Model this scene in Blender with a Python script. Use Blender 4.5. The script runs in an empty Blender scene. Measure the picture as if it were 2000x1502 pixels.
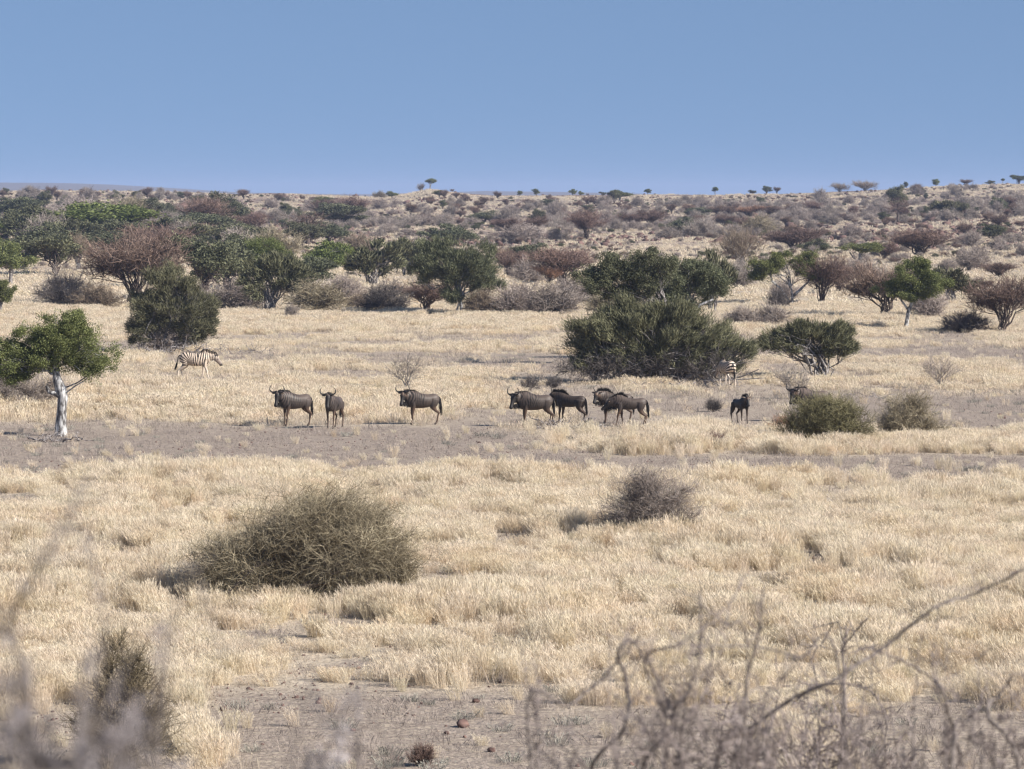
import bpy, math
import numpy as np
from mathutils import Vector, Matrix

# ------------------------------------------------------------------ camera, sky, sun, exposure
W0, H0 = 2000.0, 1502.0
CAM_H = 8.9
FPX = 8143.0
HORIZON = 385.0
PITCH = math.atan((H0 / 2 - HORIZON) / FPX)
C = bpy.context.scene.collection
sc = bpy.context.scene
cam = bpy.data.cameras.new("camera")
cam_ob = bpy.data.objects.new("camera", cam)
C.objects.link(cam_ob)
cam.sensor_width = 36.0
cam.lens = FPX / W0 * 36.0
cam.clip_start = 0.5
cam.clip_end = 40000
cam_ob.location = (0, 0, CAM_H)
cam_ob.rotation_euler = (math.pi / 2 - PITCH, 0, 0)
cam.dof.use_dof = True
cam.dof.focus_distance = 150
cam.dof.aperture_fstop = 6.3
sc.camera = cam_ob

SUN_EL, SUN_AZ = math.radians(34), math.radians(-26)      # azimuth from +x, negative = towards the viewer
sun_dir = Vector((math.cos(SUN_EL) * math.cos(SUN_AZ), math.cos(SUN_EL) * math.sin(SUN_AZ), math.sin(SUN_EL)))
sl = bpy.data.lights.new("sun", "SUN")
sl.energy = 4.3
sl.angle = math.radians(0.5)
sl.color = (1.0, 0.93, 0.84)
so = bpy.data.objects.new("sun", sl)
C.objects.link(so)
so.rotation_euler = sun_dir.to_track_quat("Z", "Y").to_euler()

wd = bpy.data.worlds.new("World")
sc.world = wd
wd.use_nodes = True
nt = wd.node_tree
bg = nt.nodes["Background"]
sky = nt.nodes.new("ShaderNodeTexSky")
sky.sky_type = "NISHITA"
sky.sun_disc = False
sky.sun_elevation = SUN_EL
sky.sun_rotation = math.pi / 2 - SUN_AZ
sky.altitude = 1200
sky.air_density = 1.0
sky.dust_density = 0.35
sky.ozone_density = 2.0
tc = nt.nodes.new("ShaderNodeTexCoord")
mp = nt.nodes.new("ShaderNodeMapping")
mp.inputs["Location"].default_value = (0, 0, 0.25)
mp.inputs["Scale"].default_value = (1, 1, 1.0)
nm = nt.nodes.new("ShaderNodeVectorMath"); nm.operation = "NORMALIZE"
hs = nt.nodes.new("ShaderNodeHueSaturation")
hs.inputs["Saturation"].default_value = 1.0
hs.inputs["Value"].default_value = 1.0
nt.links.new(tc.outputs["Generated"], mp.inputs[0])
nt.links.new(mp.outputs[0], nm.inputs[0])
nt.links.new(nm.outputs[0], sky.inputs[0])
nt.links.new(sky.outputs[0], hs.inputs["Color"])
nt.links.new(hs.outputs[0], bg.inputs[0])
bg.inputs[1].default_value = 0.070
sc.view_settings.view_transform = "Standard"
sc.view_settings.look = "None"
sc.view_settings.exposure = 0.95
sc.view_settings.gamma = 1
sc.render.engine = "CYCLES"
sc.cycles.use_denoising = True
sc.cycles.denoiser = "OPENIMAGEDENOISE"
sc.cycles.denoising_input_passes = "RGB_ALBEDO_NORMAL"
sc.cycles.max_bounces = 5
sc.cycles.diffuse_bounces = 3
sc.cycles.transmission_bounces = 3
sc.cycles.volume_bounces = 0
sc.cycles.transparent_max_bounces = 8
sc.cycles.caustics_reflective = False
sc.cycles.caustics_refractive = False
sc.cycles.use_adaptive_sampling = False
sc.cycles.pixel_filter_type = "BLACKMAN_HARRIS"
sc.cycles.filter_width = 1.3

# ------------------------------------------------------------------ noise and terrain
def _hash(ix, iy, s):
    n = (ix.astype(np.int64) * 374761393 + iy.astype(np.int64) * 668265263 + s * 1442695041) & 0x7FFFFFFF
    n = ((n ^ (n >> 13)) * 1274126177) & 0x7FFFFFFF
    n = n ^ (n >> 16)
    return (n & 0xFFFF) / 65535.0

def vnoise(x, y, s=0):
    x = np.asarray(x, float); y = np.asarray(y, float)
    ix = np.floor(x); iy = np.floor(y)
    fx = x - ix; fy = y - iy
    fx = fx * fx * (3 - 2 * fx); fy = fy * fy * (3 - 2 * fy)
    a = _hash(ix, iy, s); b = _hash(ix + 1, iy, s); c = _hash(ix, iy + 1, s); d = _hash(ix + 1, iy + 1, s)
    return (a * (1 - fx) + b * fx) * (1 - fy) + (c * (1 - fx) + d * fx) * fy

def fbm(x, y, s=0, o=4):
    v = 0; a = 0.5; t = 0
    for k in range(o):
        v = v + a * vnoise(x * 2 ** k + 17.3 * k, y * 2 ** k - 9.1 * k, s + k)
        t += a; a *= 0.55
    return v / t

def sstep(a, b, x):
    t = np.clip((np.asarray(x, float) - a) / (b - a), 0, 1)
    return t * t * (3 - 2 * t)

RIDGE = 1350.0
CR_X = np.array([-900, -400, 0, 150, 330, 500, 560, 640, 720, 790, 840, 880, 960, 1050, 1250, 1400, 1600, 1750, 1850, 2000, 2400, 2900])
CR_Y = np.array([369, 373, 376, 375, 377, 381, 379, 383, 385, 381, 370, 375, 384, 384, 382, 381, 378, 370, 364, 359, 353, 353])
FR_X = np.array([-900, 0, 130, 220, 330, 480, 700, 850, 950, 1100, 1250, 1400, 2900])
FR_Y = np.array([352, 356, 358, 361, 367, 376, 379, 376, 373, 375, 379, 383, 384])

def terrain(x, y):
    x = np.asarray(x, float); y = np.asarray(y, float)
    yy = np.maximum(y, 1.0)
    px = W0 / 2 + FPX * x / yy                     # bearing, as the column it would have in the picture
    # the knoll the viewer stands on
    t = np.clip(1 - yy / 58.0, 0, 1)
    near = 7.35 * t ** 1.25
    near = np.where(y < 0, 7.35 + 0 * y, near)
    # plain
    flat = 0.22 * (fbm(x / 26.0, y / 26.0, 3, 3) - 0.5) * sstep(62, 110, yy)
    roll = 1.1 * (fbm(x / 60.0 + 4, y / 75.0, 11, 3) - 0.5) * sstep(330, 480, yy)
    # rise to the ridge
    cz = CAM_H + RIDGE * (HORIZON - np.interp(px, CR_X, CR_Y)) / FPX
    u = np.clip((yy - 430) / (RIDGE - 430), 0, 1)
    rise = cz * (u ** 1.12)
    und = 3.4 * (fbm(x / 120.0, y / 170.0, 21, 4) - 0.5) * sstep(480, 900, yy) * (1 - 0.85 * sstep(RIDGE - 180, RIDGE, yy))
    rock = 1.0 * (fbm(x / 9.0, y / 14.0, 29, 3) - 0.45) * sstep(560, 760, yy)
    a = near + flat + roll + rise + und + rock
    # beyond the ridge it drops and the far hills rise
    fz = CAM_H + 6500 * (HORIZON - np.interp(px, FR_X, FR_Y)) / FPX
    far = fz * sstep(2600, 6500, yy) * (1 - sstep(6800, 9000, yy)) + 6 * (fbm(x / 400., y / 900., 41, 4) - .5) * sstep(2600, 5000, yy)
    k = sstep(RIDGE + 20, RIDGE + 500, yy)
    return a * (1 - k) + (far - 1.0) * k

def ray(px, row):
    dx = (px - W0 / 2) / FPX; dy = (H0 / 2 - row) / FPX
    c, s = math.cos(PITCH), math.sin(PITCH)
    # camera looks along +y pitched down
    return np.array([dx, c + dy * s, dy * c - s])

def at_depth(px, row, D):
    r = ray(px, row); t = D / r[1]
    return np.array([0, 0, CAM_H]) + r * t

_TS = np.concatenate([np.arange(45, 500, 0.5), np.arange(500, 2600, 2.0)])
def ground_hit(px, row):
    r = ray(px, row)
    P = r[None, :] * (_TS / r[1])[:, None]
    z = CAM_H + P[:, 2] - terrain(P[:, 0], P[:, 1])
    k = np.argmax(z < 0)
    if z[k] >= 0: k = len(z) - 1
    t = _TS[k]
    if k > 0:
        a, b = z[k - 1], z[k]
        t = _TS[k - 1] + (_TS[k] - _TS[k - 1]) * a / (a - b + 1e-9)
    t = min(t, RIDGE - 5)
    p = r * t / r[1]
    return np.array([p[0], p[1], float(terrain(p[0], p[1]))])

# ------------------------------------------------------------------ materials
def newmat(name):
    m = bpy.data.materials.new(name); m.use_nodes = True
    n = m.node_tree; n.nodes.clear()
    out = n.nodes.new("ShaderNodeOutputMaterial")
    return m, n, out

def N(n, t, **kw):
    a = n.nodes.new(t)
    for k, v in kw.items(): setattr(a, k, v)
    return a

def rgb(c): return (c[0], c[1], c[2], 1)

def mat_tint(name, c0, c1, transl=0.0, rough=0.8, objvar=0.25, huevar=0.0, spec=0.25, patch=None):
    """two-tone material driven by the 'tint' attribute, with a slight difference from one object to the next"""
    m, n, out = newmat(name)
    at = N(n, "ShaderNodeAttribute", attribute_name="tint")
    mx = N(n, "ShaderNodeMix", data_type="RGBA")
    mx.inputs[6].default_value = rgb(c0); mx.inputs[7].default_value = rgb(c1)
    n.links.new(at.outputs["Fac"], mx.inputs[0])
    oi = N(n, "ShaderNodeObjectInfo")
    mr = N(n, "ShaderNodeMapRange")
    mr.inputs[3].default_value = 1 - objvar; mr.inputs[4].default_value = 1 + objvar
    n.links.new(oi.outputs["Random"], mr.inputs[0])
    h = N(n, "ShaderNodeHueSaturation")
    n.links.new(mx.outputs[2], h.inputs["Color"]); n.links.new(mr.outputs[0], h.inputs["Value"])
    if huevar:
        m2 = N(n, "ShaderNodeMapRange"); m2.inputs[3].default_value = .5 - huevar; m2.inputs[4].default_value = .5 + huevar
        mm = N(n, "ShaderNodeMath", operation="FRACT"); ml = N(n, "ShaderNodeMath", operation="MULTIPLY"); ml.inputs[1].default_value = 7.31
        n.links.new(oi.outputs["Random"], ml.inputs[0]); n.links.new(ml.outputs[0], mm.inputs[0]); n.links.new(mm.outputs[0], m2.inputs[0])
        n.links.new(m2.outputs[0], h.inputs["Hue"])
    if patch:                                   # stands of another species here and there on the plain
        lc = N(n, "ShaderNodeVectorMath", operation="MULTIPLY"); lc.inputs[1].default_value = (1, .45, 0); n.links.new(oi.outputs["Location"], lc.inputs[0])
        src = mx.outputs[2]
        for (c, sc_, lo, hi, amt) in patch:
            nz = N(n, "ShaderNodeTexNoise"); nz.inputs["Scale"].default_value = sc_; nz.inputs["Detail"].default_value = 4
            r = N(n, "ShaderNodeMapRange"); r.inputs[1].default_value = lo; r.inputs[2].default_value = hi; r.inputs[4].default_value = amt
            m3 = N(n, "ShaderNodeMix", data_type="RGBA"); m3.blend_type = "MULTIPLY"; m3.inputs[7].default_value = rgb(c)
            n.links.new(lc.outputs[0], nz.inputs[0]); n.links.new(nz.outputs[0], r.inputs[0]); n.links.new(r.outputs[0], m3.inputs[0]); n.links.new(src, m3.inputs[6]); src = m3.outputs[2]
        n.links.new(src, h.inputs["Color"])
    bs = N(n, "ShaderNodeBsdfPrincipled")
    bs.inputs["Roughness"].default_value = rough
    bs.inputs["Specular IOR Level"].default_value = spec
    n.links.new(h.outputs[0], bs.inputs["Base Color"])
    if transl:
        tr = N(n, "ShaderNodeBsdfTranslucent"); n.links.new(h.outputs[0], tr.inputs[0])
        ms = N(n, "ShaderNodeMixShader"); ms.inputs[0].default_value = transl
        n.links.new(bs.outputs[0], ms.inputs[1]); n.links.new(tr.outputs[0], ms.inputs[2])
        n.links.new(ms.outputs[0], out.inputs[0])
    else:
        n.links.new(bs.outputs[0], out.inputs[0])
    return m

def mat_noise(name, c0, c1, scale=6, rough=0.85, lo=.35, hi=.65, stretch=(1, 1, 1), bump=0.0):
    m, n, out = newmat(name)
    tc = N(n, "ShaderNodeTexCoord"); mp = N(n, "ShaderNodeMapping"); mp.inputs["Scale"].default_value = stretch
    nz = N(n, "ShaderNodeTexNoise"); nz.inputs["Scale"].default_value = scale; nz.inputs["Detail"].default_value = 5
    mr = N(n, "ShaderNodeMapRange"); mr.inputs[1].default_value = lo; mr.inputs[2].default_value = hi
    mx = N(n, "ShaderNodeMix", data_type="RGBA"); mx.inputs[6].default_value = rgb(c0); mx.inputs[7].default_value = rgb(c1)
    bs = N(n, "ShaderNodeBsdfPrincipled"); bs.inputs["Roughness"].default_value = rough; bs.inputs["Specular IOR Level"].default_value = .2
    n.links.new(tc.outputs["Object"], mp.inputs[0]); n.links.new(mp.outputs[0], nz.inputs[0]); n.links.new(nz.outputs[0], mr.inputs[0])
    n.links.new(mr.outputs[0], mx.inputs[0]); n.links.new(mx.outputs[2], bs.inputs["Base Color"])
    if bump:
        b = N(n, "ShaderNodeBump"); b.inputs[0].default_value = bump; b.inputs[1].default_value = .03
        n.links.new(nz.outputs[0], b.inputs["Height"]); n.links.new(b.outputs[0], bs.inputs["Normal"])
    n.links.new(bs.outputs[0], out.inputs[0])
    return m

def mat_color_attr(name, rough=0.7, spec=0.3, sheen=0.0):
    m, n, out = newmat(name)
    at = N(n, "ShaderNodeAttribute", attribute_name="col")
    bs = N(n, "ShaderNodeBsdfPrincipled"); bs.inputs["Roughness"].default_value = rough; bs.inputs["Specular IOR Level"].default_value = spec
    n.links.new(at.outputs["Color"], bs.inputs["Base Color"]); n.links.new(bs.outputs[0], out.inputs[0])
    return m

# ------------------------------------------------------------------ mesh helpers
def mesh_np(name, V, F, mat, tint=None, col=None, smooth=False):
    """V (n,3); F a list of (m,k) index arrays; one mesh"""
    me = bpy.data.meshes.new(name)
    V = np.ascontiguousarray(V, np.float32)
    me.vertices.add(len(V)); me.vertices.foreach_set("co", V.ravel())
    F = [np.asarray(f, np.int32) for f in F if len(f)]
    nl = sum(f.size for f in F); npoly = sum(len(f) for f in F)
    me.loops.add(nl); me.polygons.add(npoly)
    li = np.concatenate([f.ravel() for f in F]) if F else np.zeros(0, np.int32)
    me.loops.foreach_set("vertex_index", li)
    tot = np.concatenate([np.full(len(f), f.shape[1], np.int32) for f in F])
    st = np.concatenate([[0], np.cumsum(tot)[:-1]]).astype(np.int32)
    me.polygons.foreach_set("loop_start", st)
    if smooth: me.polygons.foreach_set("use_smooth", np.ones(npoly, bool))
    if tint is not None:
        a = me.attributes.new("tint", "FLOAT", "POINT"); a.data.foreach_set("value", np.ascontiguousarray(tint, np.float32))
    if col is not None:
        a = me.attributes.new("col", "FLOAT_COLOR", "POINT")
        a.data.foreach_set("color", np.ascontiguousarray(np.concatenate([col, np.ones((len(col), 1))], 1), np.float32).ravel())
    me.update(calc_edges=True)
    if mat: me.materials.append(mat)
    return me

class Geo:
    def __init__(s): s.V = []; s.F = {3: [], 4: []}; s.T = []; s.n = 0
    def add(s, V, F, T):
        V = V.reshape(-1, 3)
        s.V.append(V); s.T.append(np.broadcast_to(T, (len(V),)) if np.ndim(T) == 0 else T)
        s.F[F.shape[1]].append(F + s.n); s.n += len(V)
    def mesh(s, name, mat, smooth=False):
        F = [np.concatenate(s.F[k]) for k in (3, 4) if s.F[k]]
        return mesh_np(name, np.concatenate(s.V), F, mat, tint=np.concatenate(s.T), smooth=smooth)

def _norm(a): return a / (np.linalg.norm(a, axis=-1, keepdims=True) + 1e-9)

def tubes(g, P, R, T, sides=3):
    """P (M,K,3) polylines, R (M,K) radii, T (M,) tints"""
    M, K, _ = P.shape
    t = np.gradient(P, axis=1); t = _norm(t)
    ref = np.tile(np.array([0.31, 0.23, 0.91]), (M, 1)); 
    bad = np.abs((t.mean(1) * ref).sum(-1)) > .9
    ref[bad] = [1, 0.1, 0.05]
    u = _norm(np.cross(t, ref[:, None, :])); v = np.cross(t, u)
    a = np.arange(sides) * 2 * np.pi / sides
    ring = (u[:, :, None, :] * np.cos(a)[None, None, :, None] + v[:, :, None, :] * np.sin(a)[None, None, :, None]) * R[:, :, None, None] + P[:, :, None, :]
    V = ring.reshape(-1, 3)
    base = (np.arange(M)[:, None, None] * K + np.arange(K - 1)[None, :, None]) * sides
    k = np.arange(sides)[None, None, :]; k2 = (k + 1) % sides
    F = np.stack([base + k, base + k2, base + sides + k2, base + sides + k], -1).reshape(-1, 4)
    g.add(V, F, np.repeat(T, K * sides))

def ribbons(g, P, Wd, T, rng, face=None):
    """flat ribbons with random facing"""
    M, K, _ = P.shape
    t = _norm(P[:, -1] - P[:, 0])
    r = rng.normal(size=(M, 3)) if face is None else face + rng.normal(size=(M, 3)) * .6
    u = _norm(np.cross(t, r))[:, None, :] * Wd[:, :, None] * .5
    V = np.stack([P - u, P + u], 2).reshape(-1, 3)
    base = (np.arange(M)[:, None] * K + np.arange(K - 1)[None, :]) * 2
    F = np.stack([base, base + 1, base + 3, base + 2], -1).reshape(-1, 4)
    g.add(V, F, np.repeat(T, K * 2))

def leaves(g, Cn, L, Wd, D, T, rng):
    """diamond leaves: centres, length, width, axis direction"""
    M = len(Cn)
    r = rng.normal(size=(M, 3)); u = _norm(np.cross(D, r))
    L = np.reshape(L, (-1, 1)); Wd = np.reshape(Wd, (-1, 1))
    V = np.stack([Cn - D * L / 2, Cn + u * Wd / 2, Cn + D * L / 2, Cn - u * Wd / 2], 1)
    F = np.arange(M * 4).reshape(-1, 4)
    g.add(V.reshape(-1, 3), F, np.repeat(T, 4))

def bez(A, B, Cc, K, rng=None, jit=0.0):
    s = np.linspace(0, 1, K)[None, :, None]
    P = (1 - s) ** 2 * A[:, None] + 2 * s * (1 - s) * B[:, None] + s * s * Cc[:, None]
    if jit:
        P = P + rng.normal(size=P.shape) * jit * (s * (1 - s) * 4) * np.linalg.norm(Cc - A, axis=-1)[:, None, None]
    return P

# ------------------------------------------------------------------ objects
def tag(o, label=None, cat=None, group=None, kind=None):
    if label: o["label"] = label
    if cat: o["category"] = cat
    if group: o["group"] = group
    if kind: o["kind"] = kind
    return o
def mobj(name, me, parent=None, loc=(0, 0, 0)):
    o = bpy.data.objects.new(name, me); C.objects.link(o); o.location = loc
    if parent: o.parent = parent
    return o
def empty(name, loc, rz=0.0):
    o = bpy.data.objects.new(name, None); C.objects.link(o); o.location = loc; o.rotation_euler = (0, 0, rz)
    o.empty_display_size = .3
    return o
def copy_tree(o, kids, loc, rz, scl):
    r = o.copy(); C.objects.link(r); r.location = loc; r.rotation_euler = (0, 0, rz); r.scale = scl
    for ch in kids:
        c = ch.copy(); C.objects.link(c); c.parent = r
    return r
# ------------------------------------------------------------------ ground sheet
def rowof(y, z=0.0):
    return HORIZON + FPX * (CAM_H - z) / np.maximum(y, 1.0)
def colof(x, y): return W0 / 2 + FPX * x / np.maximum(y, 1.0)

def bands(px, row, table):
    """soft boxes in bearing / distance; used for where soil stays bare of grass"""
    v = np.zeros_like(px)
    for x0, x1, r0, r1, s, st in table:
        sx = 60; e = (r1 - r0) * .35 * s
        v = np.maximum(v, st * sstep(x0 - sx, x0 + sx, px) * (1 - sstep(x1 - sx, x1 + sx, px)) * sstep(r0 - e, r0 + e, row) * (1 - sstep(r1 - e, r1 + e, row)))
    return v
BARE = [(-900, 1040, 836, 924, .4, 1.0), (900, 1160, 884, 932, .6, .9), (300, 1000, 828, 850, .5, .8),
        (1060, 2900, 892, 944, .4, 1.0), (1450, 2900, 918, 948, .6, .75), (1600, 2900, 772, 834, .4, 1.0),
        (1250, 1700, 775, 830, .5, .62), (1700, 2900, 812, 845, .5, .7), (880, 1000, 800, 835, .5, .7), (1130, 1300, 770, 830, .5, .75),
        (1040, 1180, 765, 790, .5, .5),
        (950, 1180, 690, 722, .5, .6), (1500, 2900, 680, 700, .5, .55), (560, 900, 690, 702, .5, .5),
        (380, 1120, 1350, 1600, .25, .9), (1050, 1500, 1390, 1600, .3, .8), (1650, 2200, 1400, 1600, .3, .7), (-300, 300, 1390, 1600, .3, .6),
        (1480, 1750, 1118, 1150, .5, .9), (560, 760, 1205, 1235, .5, .7), (380, 560, 1225, 1260, .5, .7), (820, 1000, 1125, 1150, .6, .8),
        (-200, 120, 965, 985, .5, .5), (120, 420, 820, 850, .5, .5), (1600, 1800, 960, 985, .5, .4)]

def bareness(x, y):
    z = 0.0
    row = rowof(y, z) ; px = colof(x, y)
    wr = row + 22 * (fbm(x / 5.0, y / 9.0, 51, 3) - .5) * np.clip(row - 500, 30, 500) / 330
    wx = px + 160 * (fbm(x / 4.0, y / 10.0, 61, 2) - .5)
    b = bands(wx, wr, BARE)
    n = fbm(x / 2.6, y / 6.0, 71, 4)
    spots = sstep(.68, .80, n) * .7
    thin = .38 * sstep(640, 655, row) * (1 - sstep(760, 790, row)) + .12 * sstep(770, 800, row) * (1 - sstep(915, 930, row))
    b = np.clip(np.maximum(b, spots) + thin * sstep(.3, .7, fbm(x / 3.5, y / 9.0, 81, 3)) * 1.5, 0, 1)
    return b * sstep(52, 60, y) * (1 - sstep(330, 360, y)) + .3 * sstep(.5, .7, fbm(x / 12., y / 20., 91, 3)) * sstep(330, 380, y)

def build_ground():
    ys = np.concatenate([np.linspace(-60, 50, 56), np.geomspace(51, 1250, 520), np.linspace(1252, 1420, 100), np.geomspace(1430, 11800, 150)])
    us = np.linspace(-1, 1, 421)
    us = np.sign(us) * (0.30 * np.abs(us) + 0.7 * np.abs(us) ** 3)
    Y = np.repeat(ys, len(us)); U = np.tile(us, len(ys))
    hw = np.maximum(70, 0.52 * Y)
    X = U * hw
    Z = terrain(X, Y)
    nx = len(us)
    i = np.arange(len(ys) - 1)[:, None] * nx + np.arange(nx - 1)[None, :]
    F = np.stack([i, i + 1, i + nx + 1, i + nx], -1).reshape(-1, 4)
    me = mesh_np("ground", np.stack([X, Y, Z], 1), [F], None, smooth=True)
    a = me.attributes.new("bare", "FLOAT", "POINT"); a.data.foreach_set("value", bareness(X, Y).astype(np.float32))
    m, n, out = newmat("savanna_soil")
    geo = N(n, "ShaderNodeNewGeometry")
    at = N(n, "ShaderNodeAttribute", attribute_name="bare")
    def noise(scale, det=4, st=(1, 1, 1)):
        mp = N(n, "ShaderNodeMapping"); mp.inputs["Scale"].default_value = st
        z = N(n, "ShaderNodeTexNoise"); z.inputs["Scale"].default_value = scale; z.inputs["Detail"].default_value = det
        n.links.new(geo.outputs["Position"], mp.inputs[0]); n.links.new(mp.outputs[0], z.inputs[0]); return z
    def ramp(src, lo, hi, a=0., b=1.):
        r = N(n, "ShaderNodeMapRange"); r.inputs[1].default_value = lo; r.inputs[2].default_value = hi; r.inputs[3].default_value = a; r.inputs[4].default_value = b
        n.links.new(src, r.inputs[0]); return r.outputs[0]
    def mix(f, A, B):
        x = N(n, "ShaderNodeMix", data_type="RGBA")
        for s, v in ((0, f), (6, A), (7, B)):
            if isinstance(v, (tuple, float)): x.inputs[s].default_value = v if s == 0 else rgb(v)
            else: n.links.new(v, x.inputs[s])
        return x.outputs[2]
    soil = mix(ramp(noise(.9, 6, (1, .5, 1)).outputs[0], .35, .65), SOIL[0], SOIL[1])
    soil = mix(ramp(noise(14, 3).outputs[0], .52, .68), soil, SOIL[2])
    soil = mix(ramp(noise(26, 4).outputs[0], .56, .60), soil, (.05, .04, .04))
    soil = mix(ramp(noise(5, 6, (.5, 1, 1)).outputs[0], .52, .66, 0, .75), soil, STRAW[0])
    lit = mix(ramp(noise(3.5, 6).outputs[0], .35, .65), STRAW[0], STRAW[1])
    inv = N(n, "ShaderNodeMath", operation="SUBTRACT"); inv.inputs[0].default_value = 1.0; n.links.new(at.outputs["Fac"], inv.inputs[1])
    # straw litter lies thinly over the soil: broken up by fine noise
    add = N(n, "ShaderNodeMath", operation="ADD"); n.links.new(inv.outputs[0], add.inputs[0]); n.links.new(ramp(noise(6.5, 5).outputs[0], .3, .7, -.3, .3), add.inputs[1])
    near = mix(ramp(add.outputs[0], .0, 1.0, .42, .95), soil, lit)
    # stony slopes: brown rubble and pale straw
    sy = N(n, "ShaderNodeSeparateXYZ"); n.links.new(geo.outputs["Position"], sy.inputs[0])
    hill = mix(ramp(noise(.06, 5, (1, .35, 1)).outputs[0], .38, .62), HILL[0], HILL[1])
    hill = mix(ramp(noise(.5, 5, (1, .5, 1)).outputs[0], .46, .6), hill, HILL[2])
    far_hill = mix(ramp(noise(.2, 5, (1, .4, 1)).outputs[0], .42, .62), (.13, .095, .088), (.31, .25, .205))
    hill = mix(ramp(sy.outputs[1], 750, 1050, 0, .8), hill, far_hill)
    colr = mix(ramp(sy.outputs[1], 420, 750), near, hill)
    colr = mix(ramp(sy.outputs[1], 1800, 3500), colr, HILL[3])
    bs = N(n, "ShaderNodeBsdfPrincipled"); bs.inputs["Roughness"].default_value = .95; bs.inputs["Specular IOR Level"].default_value = .1
    n.links.new(colr, bs.inputs["Base Color"])
    bp = N(n, "ShaderNodeBump"); bp.inputs[0].default_value = .8; bp.inputs[1].default_value = .08
    n.links.new(noise(9, 5).outputs[0], bp.inputs["Height"]); n.links.new(bp.outputs[0], bs.inputs["Normal"])
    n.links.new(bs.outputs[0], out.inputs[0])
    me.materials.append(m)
    o = mobj("ground", me); o["kind"] = "structure"; o["label"] = "dry savanna ground, bare purplish soil between straw, rising to a stony ridge"
    return o
SOIL = [(.088, .060, .070), (.138, .106, .118), (.26, .218, .215)]
STRAW = [(.38, .32, .245), (.53, .455, .355)]
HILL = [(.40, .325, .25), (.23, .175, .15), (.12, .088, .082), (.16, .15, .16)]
build_ground()

# ------------------------------------------------------------------ scattered stuff
def scatter(name, P, rot, scl, idx, protos, label, kind="stuff"):
    col = bpy.data.collections.new(name + "_source")
    for k, me in enumerate(protos):
        col.objects.link(bpy.data.objects.new("%s_clump_%02d" % (name, k), me))
    me = bpy.data.meshes.new(name)
    me.vertices.add(len(P)); me.vertices.foreach_set("co", np.ascontiguousarray(P, np.float32).ravel())
    a = me.attributes.new("rot", "FLOAT_VECTOR", "POINT"); a.data.foreach_set("vector", np.ascontiguousarray(rot, np.float32).ravel())
    a = me.attributes.new("scl", "FLOAT_VECTOR", "POINT"); a.data.foreach_set("vector", np.ascontiguousarray(scl, np.float32).ravel())
    a = me.attributes.new("idx", "INT", "POINT"); a.data.foreach_set("value", np.ascontiguousarray(idx, np.int32))
    o = mobj(name, me); tag(o, label, None, None, kind)
    g = bpy.data.node_groups.new(name + "_nodes", "GeometryNodeTree")
    g.interface.new_socket("Geometry", in_out="INPUT", socket_type="NodeSocketGeometry")
    g.interface.new_socket("Geometry", in_out="OUTPUT", socket_type="NodeSocketGeometry")
    gi = g.nodes.new("NodeGroupInput"); go = g.nodes.new("NodeGroupOutput")
    ip = g.nodes.new("GeometryNodeInstanceOnPoints")
    ci = g.nodes.new("GeometryNodeCollectionInfo"); ci.inputs["Collection"].default_value = col
    ci.inputs["Separate Children"].default_value = True; ci.inputs["Reset Children"].default_value = True
    ip.inputs["Pick Instance"].default_value = True
    def attr(nm, ty):
        x = g.nodes.new("GeometryNodeInputNamedAttribute"); x.data_type = ty; x.inputs[0].default_value = nm; return x.outputs[0]
    er = g.nodes.new("FunctionNodeEulerToRotation"); g.links.new(attr("rot", "FLOAT_VECTOR"), er.inputs[0])
    g.links.new(gi.outputs[0], ip.inputs["Points"]); g.links.new(ci.outputs[0], ip.inputs["Instance"])
    g.links.new(attr("idx", "INT"), ip.inputs["Instance Index"]); g.links.new(er.outputs[0], ip.inputs["Rotation"])
    g.links.new(attr("scl", "FLOAT_VECTOR"), ip.inputs["Scale"]); g.links.new(ip.outputs[0], go.inputs[0])
    md = o.modifiers.new("scatter", "NODES"); md.node_group = g
    return o

def tussock(rng, n, h, spread, lean, width, tip=1.0, wind=(-.16, .05), fl=.7):
    g = Geo()
    az = rng.uniform(0, 2 * np.pi, n); r0 = np.sqrt(rng.uniform(0, 1, n)) * spread
    B = np.stack([np.cos(az) * r0, np.sin(az) * r0, np.full(n, -.05)], 1)
    hh = h * rng.uniform(.55, 1.12, n)
    ln = lean * rng.uniform(.2, 1, n) * hh
    az2 = az + rng.normal(0, .7, n)
    w = rng.normal(1, .35, n)
    T = B + np.stack([np.cos(az2) * ln + wind[0] * hh * w, np.sin(az2) * ln + wind[1] * hh * w, hh], 1)
    M = B * .4 + T * .6; M[:, 2] = B[:, 2] * .3 + T[:, 2] * .78
    P = bez(B, M, T, 4)
    Wd = width * rng.uniform(.6, 1.3, (n, 1)) * np.array([[.8, 1.0, .9, .12]])
    ribbons(g, P, Wd, np.clip(rng.normal(.55, .20, n), 0, 1), rng)
    # feathery heads
    k = int(n * tip)
    if k:
        ii = rng.integers(0, n, k); s = rng.uniform(.72, 1.0, k)[:, None]
        Cn = P[ii, 1] * (1 - s) + T[ii] * s + rng.normal(0, .03 * h, (k, 3))
        D = _norm(T[ii] - P[ii, 1] + rng.normal(0, .12, (k, 3)) * h)
        leaves(g, Cn, fl * .28 * h * rng.uniform(.6, 1.3, k), width * 2.0 * rng.uniform(.6, 1.3, k), D, np.clip(rng.normal(.68, .15, k), 0, 1), rng)
    return g
M_GRASS = mat_tint("dry_straw_grass", (.60, .52, .395), (.86, .765, .615), transl=.42, objvar=.07, huevar=.010, patch=[((.80, .765, .72), .9, .50, .66, 1.0), ((.97, .91, .80), .35, .52, .68, .55), ((.78, .79, .76), 2.3, .56, .68, .9)])
M_GRASS_THIN = mat_tint("thin_straw_grass", (.40, .34, .265), (.68, .585, .46), transl=.35, objvar=.15, huevar=.012)
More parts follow.
